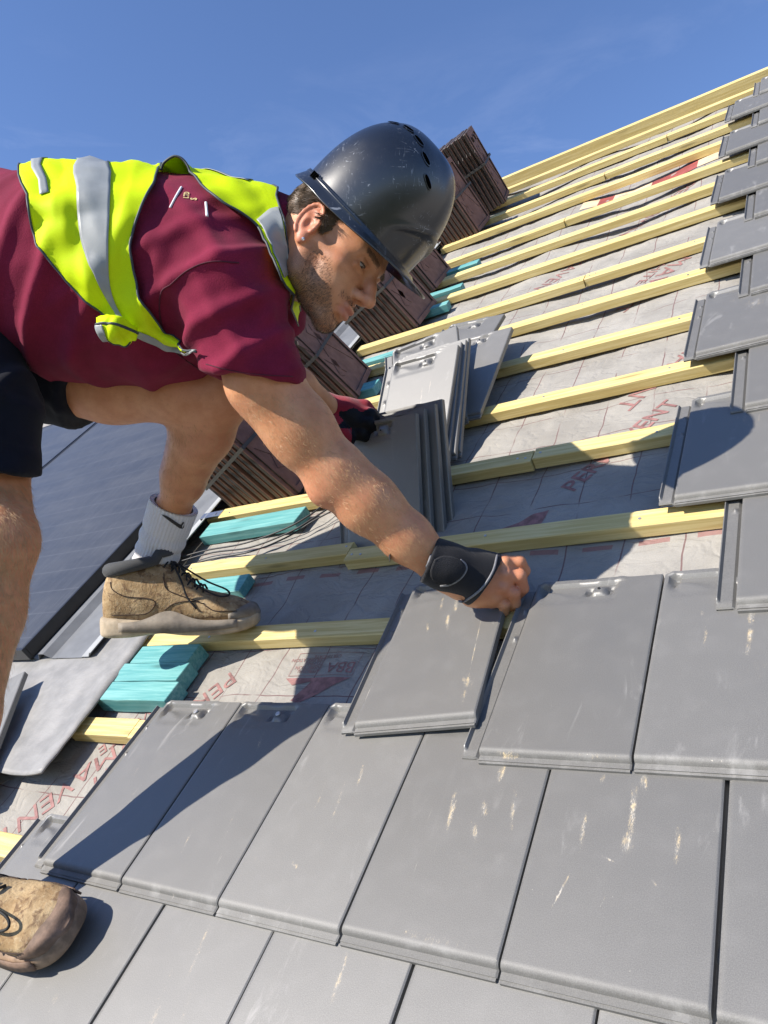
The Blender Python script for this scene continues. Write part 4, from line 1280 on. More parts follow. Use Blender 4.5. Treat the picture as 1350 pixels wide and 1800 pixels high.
sh = Field([-1.0, -.62, .84], [-.02, .0, 1.62], .0050)
for dz in (-.035, .050):
    o_ = np.array([0, 0, dz])
    sh.chain([(V(-225, 545, 1.36) + o_, .136), (V(-150, 505, 1.33) + o_, .133), (V(10, 456, 1.30) + o_, .122), (V(150, 482, 1.245) + o_, .138), (V(260, 490, 1.24) + o_, .140), (V(375, 474, 1.22) + o_, .114)], .05)
sh.chain([(V(120, 525, 1.26), .138), (V(300, 530, 1.245), .142)], .05)
sh.chain([(V(380, 450, 1.215), .112), (V(465, 440, 1.195), .079), (V(500, 440, 1.188), .069)], .05)
SLV_A, SLV_B = V(404, 510, 1.095), V(446, 690, 1.105)
sh.chain([(V(360, 480, 1.135), .10), (SLV_A, .076)], .05)
sh.chain([(SLV_A, .0765), (V(444, 660, 1.106), .0725), (V(458, 720, 1.110), .0725)], .022)
sh.chain([(V(440, 460, 1.28), .09), (SH_F, .076), (lerp(SH_F, EL_F, .75), .066)], .03)
sl_n = norm([-.14, .985, .05])
sh.cut(V(442, 669, 1.105), sl_n, [-.315, -.235, .92], [-.09, -.02, 1.21])
fcut = norm(EL_F - SH_F); sh.cut(lerp(SH_F, EL_F, .55), fcut, lerp(SH_F, EL_F, .5) - .11, lerp(SH_F, EL_F, .8) + .12)
sh.chain([(V(448, 672, 1.106), .0610), (V(462, 735, 1.110), .0660)], 0, 'sub')          # the open sleeve
sh.cut(V(498, 438, 1.16), norm([.93, .12, .0]), V(495, 300, .9), V(620, 600, 1.45))
sv, sq_ = sh.mesh(); sv = relax(sv, sq_, 3, .5)
def shirt_folds(v, n):
    d = folds(v, V(300, 560, 1.02), [-.75, .35, 0], 95, .012, 1.0, .26, .14)
    d += folds(v, V(420, 570, 1.0), [.35, .9, 0], 110, .006, 4.0, .08, .08)
    d += folds(v, V(360, 430, 1.03), [.6, .7, 0], 85, .007, 7.0, .12, .10)
    d += folds(v, V(60, 520, 1.08), [-.5, .8, 0], 80, .011, 2.0, .22, .16)
    d += folds(v, V(480, 540, 1.0), [-.6, .75, 0], 120, .005, 9.0, .08, .05)
    d += np.array([mnoise.noise(Vector(p * 14)) for p in v]) * .0016
    d += np.array([.35 - abs(mnoise.noise(Vector((p[0] * 16 + p[1] * 9, p[1] * 10 - p[0] * 8, p[2] * 12)))) for p in v]) * .0042
    return d
sv = vdisp(sv, sq_, shirt_folds)
shirt = child('shirt', view_mesh('shirt', sv, sq_, MT['shirt'], ORG))
shirt_bvh = BVHTree.FromPolygons([tuple(p) for p in sv], [tuple(map(int, f)) for f in sq_])

def on_cloth(px_, py_, off, bvh=None):
    d = Vector(((px_ - 675) / FOC, (py_ - 900) / FOC, 1.0)).normalized()
    hit, nn, _, dist = (bvh or shirt_bvh).ray_cast(Vector((0, 0, 0)), d)
    if hit is None:
        hit2, n2, _, _ = (bvh or shirt_bvh).find_nearest(d * (1.15 / d.z))
        hit = d * (hit2.dot(d))
    return np.array(hit - d * off)

def ribbon(name, pts, w, mat, off=.001, parent=None, bvh=None, th=.0015):
    """seam or stripe lying on the cloth: px polyline"""
    c = [on_cloth(x, y, off, bvh) for x, y in crom(pts, 40)]
    bm = bmesh.new(); add_tube(bm, [Vector(p - ORG) for p in c], w, 6)
    return child(name, bm_mesh(name, bm, mat, True), parent)
ribbon('sleeve_seam', [(300, 500), (283, 515), (282, 560), (300, 610), (350, 650)], .0011, simple('maroon_seam', (.07, .006, .02), .9), .0005, shirt)
ribbon('sleeve_seam', [(300, 500), (330, 475), (370, 460), (420, 462)], .0011, bpy.data.materials['maroon_seam'], .0005, shirt)
ribbon('hem_seam', [(362, 640), (400, 650), (450, 658), (515, 662)], .0008, bpy.data.materials['maroon_seam'], .0003, shirt)
ribbon('white_stripe', [(319, 329), (309, 346), (299, 365)], .0017, MT['whitecloth'], .0012, shirt)
ribbon('white_stripe', [(362, 356), (364, 380)], .0022, MT['whitecloth'], .0012, shirt)
def cloth_text(txt, size, a, b, flip=1, parent=None, mat=None):
    """lettering on the shirt, baseline from picture point a towards b"""
    me = text_mesh(txt, size, .0004); me.materials.clear(); me.materials.append(mat or MT['orange'])
    A, B = on_cloth(*a, .002), on_cloth(*b, .002)
    x = norm(B - A); hit, nn, _, _ = shirt_bvh.find_nearest(Vector(A)); nn = np.array(nn)
    if nn @ A > 0: nn = -nn
    y = np.cross(nn, x) * flip
    for w_ in me.vertices:
        p = A + w_.co.x * x + w_.co.y * y
        h_, n_2, _, _ = shirt_bvh.find_nearest(Vector(p)); n_2 = np.array(n_2); n_2 = -n_2 if n_2 @ p > 0 else n_2
        w_.co = Vector(np.array(h_) + n_2 * .0012 - ORG)
    child('embroidered_lettering', me, parent or shirt)
cloth_text('LTD', .0105, (331, 349), (335, 326))
cloth_text('S', .013, (345, 352), (350, 338))

# ---- vest
def patch(rows, nu=26, nv=34, push=.009, bvh=None):
    """rows of picture points (x, y, off[, z]) -> smooth grid of viewer points kept outside the shirt"""
    G_ = []
    for row in rows:
        G_.append([(V(p[0], p[1], p[3]) if len(p) > 3 else on_cloth(p[0], p[1], p[2])) for p in row])
    A = np.stack([crom(r, nv) for r in G_])
    B = np.stack([crom(A[:, j], nu) for j in range(nv)], 1)
    if push is not None:
        for i in range(nu):
            for j in range(nv):
                p = Vector(B[i, j]); h_, n_, _, _ = shirt_bvh.find_nearest(p)
                s_ = (p - h_).dot(n_)
                if s_ < push: B[i, j] += np.array(n_) * (push - s_)
    return B
def sheet(name, B, mat, parent, th=.0016, folds_=None, lift=0.0):
    nu_, nv_ = B.shape[:2]
    v = B.reshape(-1, 3); q = np.array([(i * nv_ + j, i * nv_ + j + 1, (i + 1) * nv_ + j + 1, (i + 1) * nv_ + j) for i in range(nu_ - 1) for j in range(nv_ - 1)])
    def fn(p, n):
        d = np.full(len(p), lift)
        if folds_: d = d + folds_(p)
        return d
    a = np.cross(v[q[:, 1]] - v[q[:, 0]], v[q[:, 2]] - v[q[:, 0]])
    tot_ = 0.0
    for i_ in range(0, len(q), max(1, len(q) // 120)):
        n_s = shirt_bvh.find_nearest(Vector(v[q[i_, 0]]))[1]; tot_ += float(a[i_] @ np.array(n_s))
    if tot_ < 0: q = q[:, ::-1]
    v = vdisp(v, q, fn)
    o = child(name, view_mesh(name, v, q, mat, ORG), parent)
    md = o.modifiers.new('thick', 'SOLIDIFY'); md.thickness = th; md.offset = -1
    return o, v.reshape(nu_, nv_, 3)
def edge_tape(name, pts, parent, r=.0018):
    bm = bmesh.new(); add_tube(bm, [Vector(np.array(p) - ORG) for p in pts], r, 6)
    child(name, bm_mesh(name, bm, MT['piping'], True), parent)
def crease(seed, amp=.004, sx=22, sy=7):
    def f(p):
        return amp * np.array([.7 - 1.8 * abs(mnoise.noise(Vector((a[0] * sx + seed, a[1] * sy, a[2] * 9)))) + .5 * mnoise.noise(Vector((a[0] * sx * 1.9, a[1] * sy * 2.1 + seed, a[2] * 14))) for a in p])
    return f
O = .010
hem = [(75, 440, 0, 1.46), (64, 356, 0, 1.40), (52, 318, 0, 1.28), (49, 345, O), (60, 410, O), (85, 455, O), (130, 505, O), (175, 545, O), (205, 575, O + .004), (216, 590, O + .008)]
l1 = [(110, 420, 0, 1.46), (104, 345, 0, 1.40), (100, 300, 0, 1.27), (96, 330, O + .004), (106, 390, O + .006), (125, 445, O + .006), (152, 495, O + .006), (187, 538, O + .006), (210, 568, O + .008), (220, 588, O + .010)]
bl = [(160, 420, 0, 1.46), (150, 345, 0, 1.40), (143, 304, 0, 1.26), (136, 325, O + .002), (138, 385, O + .004), (148, 435, O + .004), (168, 490, O + .004), (195, 535, O + .006), (213, 566, O + .008), (224, 587, O + .010)]
br_ = [(215, 420, 0, 1.46), (205, 345, 0, 1.40), (198, 302, 0, 1.26), (195, 322, O + .002), (194, 380, O + .004), (192, 440, O + .004), (192, 495, O + .004), (205, 537, O + .006), (220, 566, O + .008), (232, 590, O + .010)]
m2 = [(255, 420, 0, 1.46), (245, 345, 0, 1.40), (240, 300, 0, 1.26), (236, 318, O + .004), (222, 375, O + .004), (214, 432, O + .004), (220, 495, O + .003), (240, 545, O + .004), (265, 580, O + .004), (290, 605, O + .004)]
ah = [(315, 420, 0, 1.46), (300, 340, 0, 1.40), (285, 290, 0, 1.22), (272, 318, O + .010), (248, 365, O + .004), (232, 418, O + .002), (238, 485, O), (262, 545, O), (300, 590, O), (350, 618, O)]
VB = patch([hem, l1, bl, br_, m2, ah], 46, 70)
vest, VV = sheet('hi_vis_vest', VB, MT['hivis'], person, folds_=crease(3.0, .0042))
nu_ = VV.shape[0]
def band_from(i0, i1, j0, j1, label=None):
    o, _ = sheet('reflective_band', VV[i0:i1, j0:j1], MT['band'], vest, .0008, None, .0024)
    return o
band_from(18, 28, 0, 66)                              # broad band round the back
# narrow second band near the hem
band_from(4, 8, 0, 25)
edge_tape('piping', VV[0, :], vest); edge_tape('piping', VV[-1, :], vest, .0019)
# shoulder part: from the raised armhole over to the neck and down the chest
an = [(282, 304, 0, 1.130), (288, 286, 0, 1.120), (310, 277, 0, 1.115), (328, 291, 0, 1.115), (341, 320, 0, 1.110), (375, 345, O + .012), (420, 372, O + .012), (452, 398, O + .006), (470, 440, O), (500, 505, O), (522, 572, O)]
am = [(284, 302, 0, 1.200), (293, 288, 0, 1.200), (315, 281, 0, 1.195), (340, 295, 0, 1.190), (362, 318, 0, 1.170), (405, 335, 0, 1.150), (444, 352, 0, 1.130), (478, 380, O + .008), (490, 430, O), (510, 495, O), (523, 560, O)]
af = [(292, 335, 0, 1.230), (300, 330, 0, 1.240), (325, 326, 0, 1.240), (352, 322, 0, 1.240), (385, 325, 0, 1.250), (430, 340, 0, 1.230), (465, 352, 0, 1.200), (496, 378, O + .010), (505, 425, O + .002), (516, 490, O), (526, 545, O)]
SB = patch([an, am, af], 24, 60, .007)
strap_, SV = sheet('shoulder_panel', SB, MT['hivis'], vest, folds_=crease(9.0, .0030, 18, 18))
edge_tape('piping', SV[0, :], vest, .0019); edge_tape('piping', SV[-1, :], vest, .0020)
sheet('reflective_band', SV[2:22, 40:53], MT['band'], strap_, .0008, None, .0024)
sheet('reflective_band', SV[12:23, 18:34], MT['band'], strap_, .0008, None, .0024)
sheet('reflective_band', VV[29:44, 11:15], MT['band'], vest, .0008, None, .0024)
# tied knot at the waist
KB = patch([[(173, 562, O + .020), (190, 555, O + .022), (212, 558, O + .020), (238, 578, O + .012)],
            [(170, 572, O + .034), (190, 569, O + .042), (213, 574, O + .038), (241, 586, O + .018)],
            [(174, 584, O + .040), (194, 588, O + .050), (214, 592, O + .044), (238, 594, O + .018)],
            [(184, 594, O + .030), (202, 601, O + .040), (220, 607, O + .034), (234, 598, O + .012)],
            [(190, 590, O + .010), (206, 597, O + .012), (222, 602, O + .010), (232, 594, O + .006)]], 30, 34)
_, KV = sheet('knot', KB, MT['hivis'], vest, folds_=crease(1.0, .006, 60, 45))
edge_tape('piping', KV[7, :], vest, .0022); edge_tape('piping', KV[22, 4:30], vest, .0018)
sheet('reflective_band', KV[8:22, 0:8], MT['band'], vest, .0008, None, .0020)
# lower front panel of the vest under the arm
fp = patch([[(222, 572, O + .006), (260, 588, O + .002), (305, 606, O), (352, 617, O)], [(228, 585, O + .006), (262, 602, O + .004), (302, 618, O + .002), (345, 622, O + .001)]], 8, 24)
sheet('reflective_band', fp, MT['band'], vest, .001, None, .003)

# ---- shorts
st = Field([-1.1, -.42, .88], [-.36, .02, 1.62], .0055)
st.chain([(V(-150, 560, 1.32), .170), (V(-60, 545, 1.32), .155), (V(-15, 520, 1.31), .134)], .04)
st.chain([(HIP_N, .115), (V(-46, 740, 1.14), .094), (V(-40, 860, 1.09), .086)], .03)
st.chain([(HIP_F, .108), (lerp(HIP_F, KN_F, .36), .100), (lerp(HIP_F, KN_F, .50), .099)], .03)
st.cut(V(0, 833, 1.09), norm([-.02, 1, 0]), [-1.0, -.12, .88], [-.36, .10, 1.21])
st.cut(V(140, 715, 1.36), norm([.90, .42, -.02]), [-1.0, -.40, 1.215], [-.36, .02, 1.60])
tv, tq = st.mesh(); tv = relax(tv, tq, 3, .5)
tv = vdisp(tv, tq, lambda v, n: folds(v, V(30, 640, 1.1), [-.2, 1, 0], 100, .010, 3.0, .2, .12) + folds(v, V(110, 700, 1.2), [.8, .5, 0], 110, .008, 5.0, .1, .1) + .004 * np.array([mnoise.noise(Vector(p * 13)) for p in v]))
child('shorts', view_mesh('shorts', tv, tq, MT['shorts'], ORG))

# ---- wrist support
ws = Field(V(800, 1010, 1.17) - .11, V(800, 1010, 1.17) + .11, .0022)
WA, WB = V(748, 982, 1.150), V(846, 1018, 1.174)
ws.chain([(lerp(WA, WB, -.25), .0360), (lerp(WA, WB, .35), .0375), (lerp(WA, WB, 1.3), .0425)], .012)
ws.cone(V(838, 1035, 1.186), V(860, 1040, 1.186), .030, .030, .015)
ws.cone(V(838, 995, 1.182), V(862, 1000, 1.182), .027, .027, .015)
ws.cut(V(752, 984, 1.16), -norm([.93, .36, 0]), V(690, 900, 1.03), V(800, 1080, 1.28))
ws.cut(V(853, 1021, 1.18), norm([.83, .56, 0]), V(770, 900, 1.03), V(960, 1120, 1.3))
wv, wq = ws.mesh(); wv = relax(wv, wq, 2, .5)
wv = vdisp(wv, wq, lambda v, n: .0012 * np.array([mnoise.noise(Vector((p[0] * 40, p[1] * 30, p[2] * 30))) for p in v]))
MT['neo'] = cloth_material('black_neoprene', (.020, .020, .023), .75, 1400, .5, .2, .1)
brace = child('wrist_support', view_mesh('wrist_support', wv, wq, MT['neo'], ORG))
brace_bvh = BVHTree.FromPolygons([tuple(p) for p in wv], [tuple(map(int, f)) for f in wq])
MT['greytrim'] = simple('grey_trim', (.17, .17, .18), .7, .2, 200)
def trim(pts, r, mat=None):
    ribbon('trim', pts, r, mat or MT['greytrim'], .0006, brace, brace_bvh)
trim([(874, 976), (866, 1005), (846, 1035), (818, 1056), (806, 1057)], .0020)
trim([(762, 950), (759, 972), (750, 996), (742, 1006)], .0020)
trim([(809, 984), (818, 992), (819, 1003), (808, 1018), (790, 1028), (774, 1030)], .0019)
# padded strap on the wrist support

gp = np.array([[on_cloth(x, y, .0034, brace_bvh) - ORG for x, y in crom(r, 16)] for r in
      [[(764, 984), (778, 977), (796, 979), (810, 985)], [(758, 998), (778, 994), (800, 994), (818, 998)], [(756, 1010), (776, 1010), (796, 1010), (812, 1012)], [(760, 1018), (772, 1025), (788, 1027), (797, 1024)]]])
gp = np.stack([crom(gp[:, j], 14) for j in range(16)], 1)
so_ = child('strap', mesh_from('strap', gp.reshape(-1, 3), [(i * 16 + j, i * 16 + j + 1, (i + 1) * 16 + j + 1, (i + 1) * 16 + j) for i in range(13) for j in range(15)], cloth_material('black_hook_and_loop', (.028, .028, .031), .95, 700, .9, .4, .05)), brace)
md = so_.modifiers.new('t', 'SOLIDIFY'); md.thickness = .003; md.offset = 0

# ---- glove of the far hand
gl = Field(V(614, 738, 1.645) - .16, V(614, 738, 1.645) + .16, .0030)
gl.chain([(V(531, 703, 1.635), 0.0407), (V(568, 721, 1.645), 0.0384), (V(606, 733, 1.650), 0.0418), (V(628, 738, 1.655), 0.0384)], .015)
gl.chain([(V(614, 719, 1.655), 0.0226), (V(641, 715, 1.655), 0.0153), (V(656, 728, 1.665), 0.0130)], .008)
gl.chain([(V(618, 729, 1.645), 0.0226), (V(651, 730, 1.635), 0.0153), (V(668, 745, 1.645), 0.0130)], .006)
gl.chain([(V(616, 745, 1.635), 0.0226), (V(648, 745, 1.625), 0.0147), (V(662, 759, 1.635), 0.0124)], .006)
gl.chain([(V(608, 759, 1.635), 0.0203), (V(636, 763, 1.625), 0.0136), (V(648, 771, 1.635), 0.0119)], .006)
gl.chain([(V(586, 743, 1.615), 0.0203), (V(602, 763, 1.605), 0.0164), (V(614, 773, 1.615), 0.0136)], .008)
gv, gq = gl.mesh(); gv = relax(gv, gq, 1, .5)
gm = view_mesh('work_glove', gv, gq, None, ORG)
MT['gred'] = cloth_material('red_glove_knit', (.33, .022, 0.0396), .85, 900, .5, .2, .2); MT['gblk'] = cloth_material('black_glove_coating', (.012, .012, 0.0147), .45, 500, .5, .2, 0)
gm.materials.append(MT['gred']); gm.materials.append(MT['gblk'])
gpx = 675 + FOC * gv[:, 0] / gv[:, 2]; gpy = 900 + FOC * gv[:, 1] / gv[:, 2]
gz = gv[:, 2]
cx_, cy_ = gpx[gq].mean(1), gpy[gq].mean(1)
blk = (cx_ > 599 + 4 * np.sin(cy_ * .3)) & (cy_ > 720 + 3 * np.sin(cx_ * .2)) & ~((cx_ < 618) & (cy_ > 753))
gm.polygons.foreach_set('material_index', blk.astype(np.int32))
child('work_glove', gm)
# ------------------------------------------------------------------ hard hat
HH_F = norm((.62, .755, -.28)); HH_U = norm((.755, -.61, -.24)); HH_U = norm(HH_U - HH_U @ HH_F * HH_F); HH_R = np.cross(HH_F, HH_U); HH_R = HH_R if HH_R[2] < 0 else -HH_R
HAT_C = HEAD_C + np.array([.058, -.057, .006]) - .011 * HH_U
def HT(f, u, r): return HAT_C + f * HH_F + u * HH_U + r * HH_R
AF, AR, AU = .113, .102, .158
AB = .104
def dome(phi, t):
    """phi round from the front, t = 0 crown .. 1 rim"""
    a = t * math.pi / 2
    rr = math.sin(a) ** .84; hh = math.cos(a) ** .82 if math.cos(a) > 1e-6 else 0
    f = (AF if math.cos(phi) > 0 else AB) * rr * math.cos(phi); r = AR * rr * math.sin(phi); u = AU * hh
    # raised central ridge from brow to nape
    rid = math.exp(-(r / .026) ** 4)
    k = 1 + .026 * rid * sst(t, .05, .3) * (1 - .8 * sst(t, .75, .95))
    # brow moulding: the front panel is set back under an arch
    if math.cos(phi) > 0:
        arch = .058 - 26 * (r * .5) ** 2 * 1.1
        ins = sst(arch - u, -.002, .006) * (1 - sst(abs(r), .055, .066)) * sst(t, .55, .62)
        lip = math.exp(-((arch - u + .004) / .005) ** 2) * (1 - sst(abs(r), .06, .075))
        k += -.030 * ins + .022 * lip
    return f * k, u * k, r * k
bm = bmesh.new()
NP, NTt = 144, 60
rings = []
def hv_(p): return bm.verts.new(Vector(HT(*p) - ORG))
prof = list(np.linspace(.012, 1.0, NTt))
for t_ in prof:
    rings.append([hv_(dome(2 * math.pi * k / NP, t_)) for k in range(NP)])
# gutter and rim flange
def rim(phi, s):
    """s = 0 at dome foot .. 1 at the rim edge"""
    c = math.cos(phi); fr = max(0, c)
    peak = .036 * sst(c, .30, .95)
    out = .004 + .007 * s + peak * s
    drop = -.002 - .012 * s + .009 * s * sst(c, .3, 1.0) - .006 * s * sst(-c, .1, .8) - .006 * s * (1 - abs(c))
    rad_f, rad_r = (AF if c > 0 else AB) + out, AR + out * (1 - .55 * fr)
    return rad_f * math.cos(phi) + (-.004 * s if c < 0 else 0), drop, rad_r * math.sin(phi)
def gut(phi, k):
    return (((AF if math.cos(phi) > 0 else AB) - .001 + .001 * k) * math.cos(phi), -.001 - .004 * k, (AR - .001 + .001 * k) * math.sin(phi))
rings.append([hv_(gut(2 * math.pi * k / NP, 1)) for k in range(NP)])
for s_ in (0, .03, .06, .2, .4, .6, .8, .93, 1.0):
    rings.append([hv_((lambda q: (q[0], q[1] + (.004 if s_ in (.03, .06) else 0), q[2]))(rim(2 * math.pi * k / NP, s_))) for k in range(NP)])
for i in range(len(rings) - 1):
    for k in range(NP):
        bm.faces.new((rings[i][k], rings[i][(k + 1) % NP], rings[i + 1][(k + 1) % NP], rings[i + 1][k]))
bm.faces.new(rings[0])
def hat_material():
    t = NT('scratched_black_plastic'); o = t.obj()
    s1 = t.n('TexNoise', Scale=1.0, Detail=3, Distortion=1.2); t.l(t.mapped(o, (420, 45, 60), rot=(.4, .2, .7)), s1.inputs['Vector'])
    s2 = t.n('TexNoise', Scale=1.0, Detail=3, Distortion=1.5); t.l(t.mapped(o, (50, 380, 60), rot=(.2, .9, .3)), s2.inputs['Vector'])
    s3 = t.n('TexNoise', Scale=1.0, Detail=3, Distortion=.8); t.l(t.mapped(o, (60, 70, 460), rot=(.7, .1, .2)), s3.inputs['Vector'])
    pt = t.noise(o, 17, 4, .6)
    sc = t.math('MAXIMUM', t.math('MAXIMUM', t.ss(s1.outputs['Fac'], .66, .70), t.ss(s2.outputs['Fac'], .66, .70)), t.ss(s3.outputs['Fac'], .66, .70))
    sc = t.math('MULTIPLY', sc, t.ss(pt, .46, .62))
    c = t.mix(t.math('MULTIPLY', t.ss(pt, .4, .75), .2), (.004, .005, .007), (.014, .016, .020))
    c = t.mix(t.math('MULTIPLY', sc, .6), c, (.34, .36, .40))
    r = t.math('ADD', .24, t.math('MULTIPLY', pt, .24))
    m = t.base(c, r, .8)
    t.b.inputs['Coat Weight'].default_value = .5; t.b.inputs['Coat Roughness'].default_value = .22
    t.bump(t.math('ADD', sc, t.math('MULTIPLY', t.noise(o, 120, 3), .5)), .12, .0006); return m
MT['hat'] = hat_material()
hme = bm_mesh('hard_hat', bm, MT['hat'], True)
hat = child('hard_hat', hme)
md = hat.modifiers.new('thick', 'SOLIDIFY'); md.thickness = .0026; md.offset = -1
MT['slot'] = simple('dark_slot', (.002, .002, .002), 1.0, .1, spec=.0)
def on_dome(phi, t, lift=.0006):
    p = np.array(dome(phi, t)); e = 1e-3
    a = np.array(dome(phi + e, t)) - p; b = np.array(dome(phi, t + e)) - p
    n = np.cross(a, b); n /= np.linalg.norm(n); n = n if n @ p > 0 else -n
    return HT(*(p + n * lift)), n[0] * HH_F + n[1] * HH_U + n[2] * HH_R
for sg in (-1, 1):
    for i, (rr, ff_c) in enumerate(((.052, -.040), (.055, -.012), (.057, .016), (.057, .044), (.054, .070))):
        # slots that follow the crown on both sides of the ridge
        bmv = bmesh.new(); loop = []; rim_ = []
        best = None
        for ph in np.linspace(0, math.pi, 181):
            for tt in np.linspace(.1, .95, 86):
                q = dome(ph * sg, tt); d = (q[0] - ff_c) ** 2 + (abs(q[2]) - rr) ** 2
                if best is None or d < best[0]: best = (d, ph * sg, tt)
        _, ph, tt = best
        c0, n0 = on_dome(ph, tt)
        dirf = on_dome(ph, tt)[0]
        q = np.array(dome(ph, tt)); fx = HH_F - (HH_F @ n0) * n0; fx = norm(fx); sx_ = np.cross(n0, fx)
        for a_ in np.linspace(0, 2 * math.pi, 24, endpoint=False):
            ca, sa = math.cos(a_), math.sin(a_)
            loop.append(bmv.verts.new(Vector(c0 + fx * .0105 * np.sign(ca) * abs(ca) ** .8 + sx_ * .0034 * sa + n0 * .0005 - ORG)))
            rim_.append(bmv.verts.new(Vector(c0 + fx * .0122 * np.sign(ca) * abs(ca) ** .8 + sx_ * .0048 * sa + n0 * .0001 - ORG)))
        f0 = bmv.faces.new(loop)
        for k in range(24): bmv.faces.new((loop[k], loop[(k + 1) % 24], rim_[(k + 1) % 24], rim_[k])).material_index = 1
        vm = bm_mesh('vent', bmv, MT['slot']); vm.materials.append(MT['hat'])
        child('vent', vm, hat)
# clip slots on the near side band
for sg in (-1, 1):
    for dph in (0, .055, .11):
        b2 = bmesh.new()
        p = HT(*rim(sg * (1.95 + dph), .12)); add_tube(b2, [Vector(p - ORG - HH_U * .003 + HH_R * sg * .001), Vector(p - ORG + HH_U * .007 + HH_R * sg * .001)], .0022, 6)
        child('clip_slot', bm_mesh('clip_slot', b2, MT['slot'], True), hat)

# ------------------------------------------------------------------ hair, lashes, eyes, ear stud
rnd = random.Random(11)
head_bvh = BVHTree.FromPolygons([tuple(p) for p in hv], [tuple(map(int, f)) for f in hq])
MT['hair'] = simple('brown_hair', (.105, .066, .040), .5, .45, 60)
MT['fairhair'] = simple('fair_body_hair', (.46, .28, .13), .5, .2, 60)
def strands(name, pts, mat, parent=None):
    """pts = list of (root, direction, length, width, droop); each strand a thin bent blade"""
    V_, F_ = [], []
    for (p, d, l_, w, dr) in pts:
        d = norm(d); s_ = norm(np.cross(d, norm(p)))
        a = p; b = p + d * l_ * .55; c = p + d * l_ * .9 + dr * l_
        i = len(V_)
        V_ += [a - s_ * w, a + s_ * w, b + s_ * w * .8, b - s_ * w * .8, c]
        F_ += [(i, i + 1, i + 2, i + 3), (i + 3, i + 2, i + 4)]
    V_ = [np.asarray(v) - ORG for v in V_]
    return child(name, mesh_from(name, V_, F_, mat), parent)
hair = []
hn = np.zeros_like(hv)
fnm = np.cross(hv[hq[:, 1]] - hv[hq[:, 0]], hv[hq[:, 2]] - hv[hq[:, 0]])
for k in range(4): np.add.at(hn, hq[:, k], fnm)
hn /= np.maximum(np.linalg.norm(hn, axis=1), 1e-9)[:, None]
hdirs = np.stack([HF, HU, HR])
for i in range(len(hv)):
    f, u, r = hl[i]
    scalp = (u > -.022 - .30 * (f + .05)) and u < .085 and f < .012 + .35 * max(0, u - .0) and not (abs(f + .012) < .022 and abs(u - .004) < .034 and abs(r) > .060)
    side_ = f > .004 and f < .024 and .016 < u < .075 and abs(r) > .045
    if not (scalp or side_) or (abs(r) > .054 and u < .006): continue
    att[len(bv) + i, 0] = max(att[len(bv) + i, 0], .85 * min(1, max(0, (u + .05 + .25 * (f + .05)) / .03)))
    dens = 3 if u > -.01 else 2
    for _ in range(dens):
        if rnd.random() < .35: continue
        p = hv[i] + (np.array([rnd.random() for _ in range(3)]) - .5) * .003
        n = hn[i]
        top = min(1, max(0, (u + .02) / .06))
        flow = -HF * (1.1 if f < .0 else .5) - HU * (.5 + .6 * rnd.random()) + HR * rnd.uniform(-.35, .35)
        wave = mnoise.noise(Vector(p * 70)) * .9
        d = n * (.42 + .2 * rnd.random()) + (flow - flow @ n * n) * (.9) + np.cross(n, flow) * wave
        hair.append((p, d, (.006 + .013 * top) * rnd.uniform(.7, 1.25), .00042, -n * .18 + HU * rnd.uniform(-.1, .15)))
strands('hair', hair, MT['hair'])
# beard stubble and brows
bd = []
for i in range(len(hv)):
    b_ = att[len(bv) + i, 0]
    f, u, r = hl[i]
    isb = brow[i] > .35
    if isb:
        for _ in range(1):
            p = hv[i] + hn[i] * .0003
            bd.append((p, hn[i] * .45 + HR * np.sign(r) * .9 + HU * rnd.uniform(-.1, .5), .0065 * rnd.uniform(.6, 1.2), .00034, -hn[i] * .1))
    elif f > .0 and b_ > .25 and u < .03 and rnd.random() < b_ * .5 and abs(r) < .064:
        p = hv[i]; fl = -HU * 1.0 - HF * .2 + HR * rnd.uniform(-.4, .4)
        bd.append((p, hn[i] * .6 + (fl - fl @ hn[i] * hn[i]) * .7, .0042 * rnd.uniform(.6, 1.5), .00022, -hn[i] * .1))
strands('beard', bd, MT['hair'])
color_attr_data = person.data.color_attributes['tone']
cc = np.ones((len(att), 4), np.float32); cc[:, :3] = att
color_attr_data.data.foreach_set('color', cc.ravel())

def eye_material():
    t = NT('eye'); o = t.n('Attribute', _attribute_name='eyec')
    return t.base(o.outputs['Color'], .12, .6)
MT['eye'] = eye_material()
for s_ in (-1, 1):
    bm = bmesh.new(); bmesh.ops.create_uvsphere(bm, u_segments=32, v_segments=20, radius=.0126 * HS)
    c = H(.0768, .0115, .0318 * s_)
    gz = norm(HF * .80 - HU * .52)
    cols = []
    for w_ in bm.verts:
        d = norm(np.array(w_.co)); k = d @ gz
        cols.append((.006, .006, .006) if k > .975 else ((.075, .050, .028) if k > .90 else (.30, .26, .235)))
        w_.co = Vector(np.array(w_.co) + c - ORG)
    em = bm_mesh('eye', bm, MT['eye'], True); color_attr(em, 'eyec', np.array(cols, np.float32))
    child('eye', em)
    b2 = bmesh.new()
    add_tube(b2, [Vector(H(.0772 + .0137 * math.cos(a_) , .0118 - .0012 + .0012 * math.cos(a_ * 1.2), (.0318 + .0132 * math.sin(a_)) * s_) - ORG) for a_ in np.linspace(-.95, .95, 13)], [.0005] + [.0011] * 11 + [.0005], 6)
    child('eyelashes', bm_mesh('eyelashes', b2, MT['hair'], True))
bm = bmesh.new()
ep = on_cloth(533.5, 421, .0, head_bvh)
bmesh.ops.create_icosphere(bm, subdivisions=2, radius=.0030, matrix=Matrix.Translation(Vector(ep + np.array([0, 0, -.0022]) - ORG)))
child('ear_stud', bm_mesh('ear_stud', bm, simple('crystal', (.75, .75, .78), .12, .05, 10, metal=.8)))

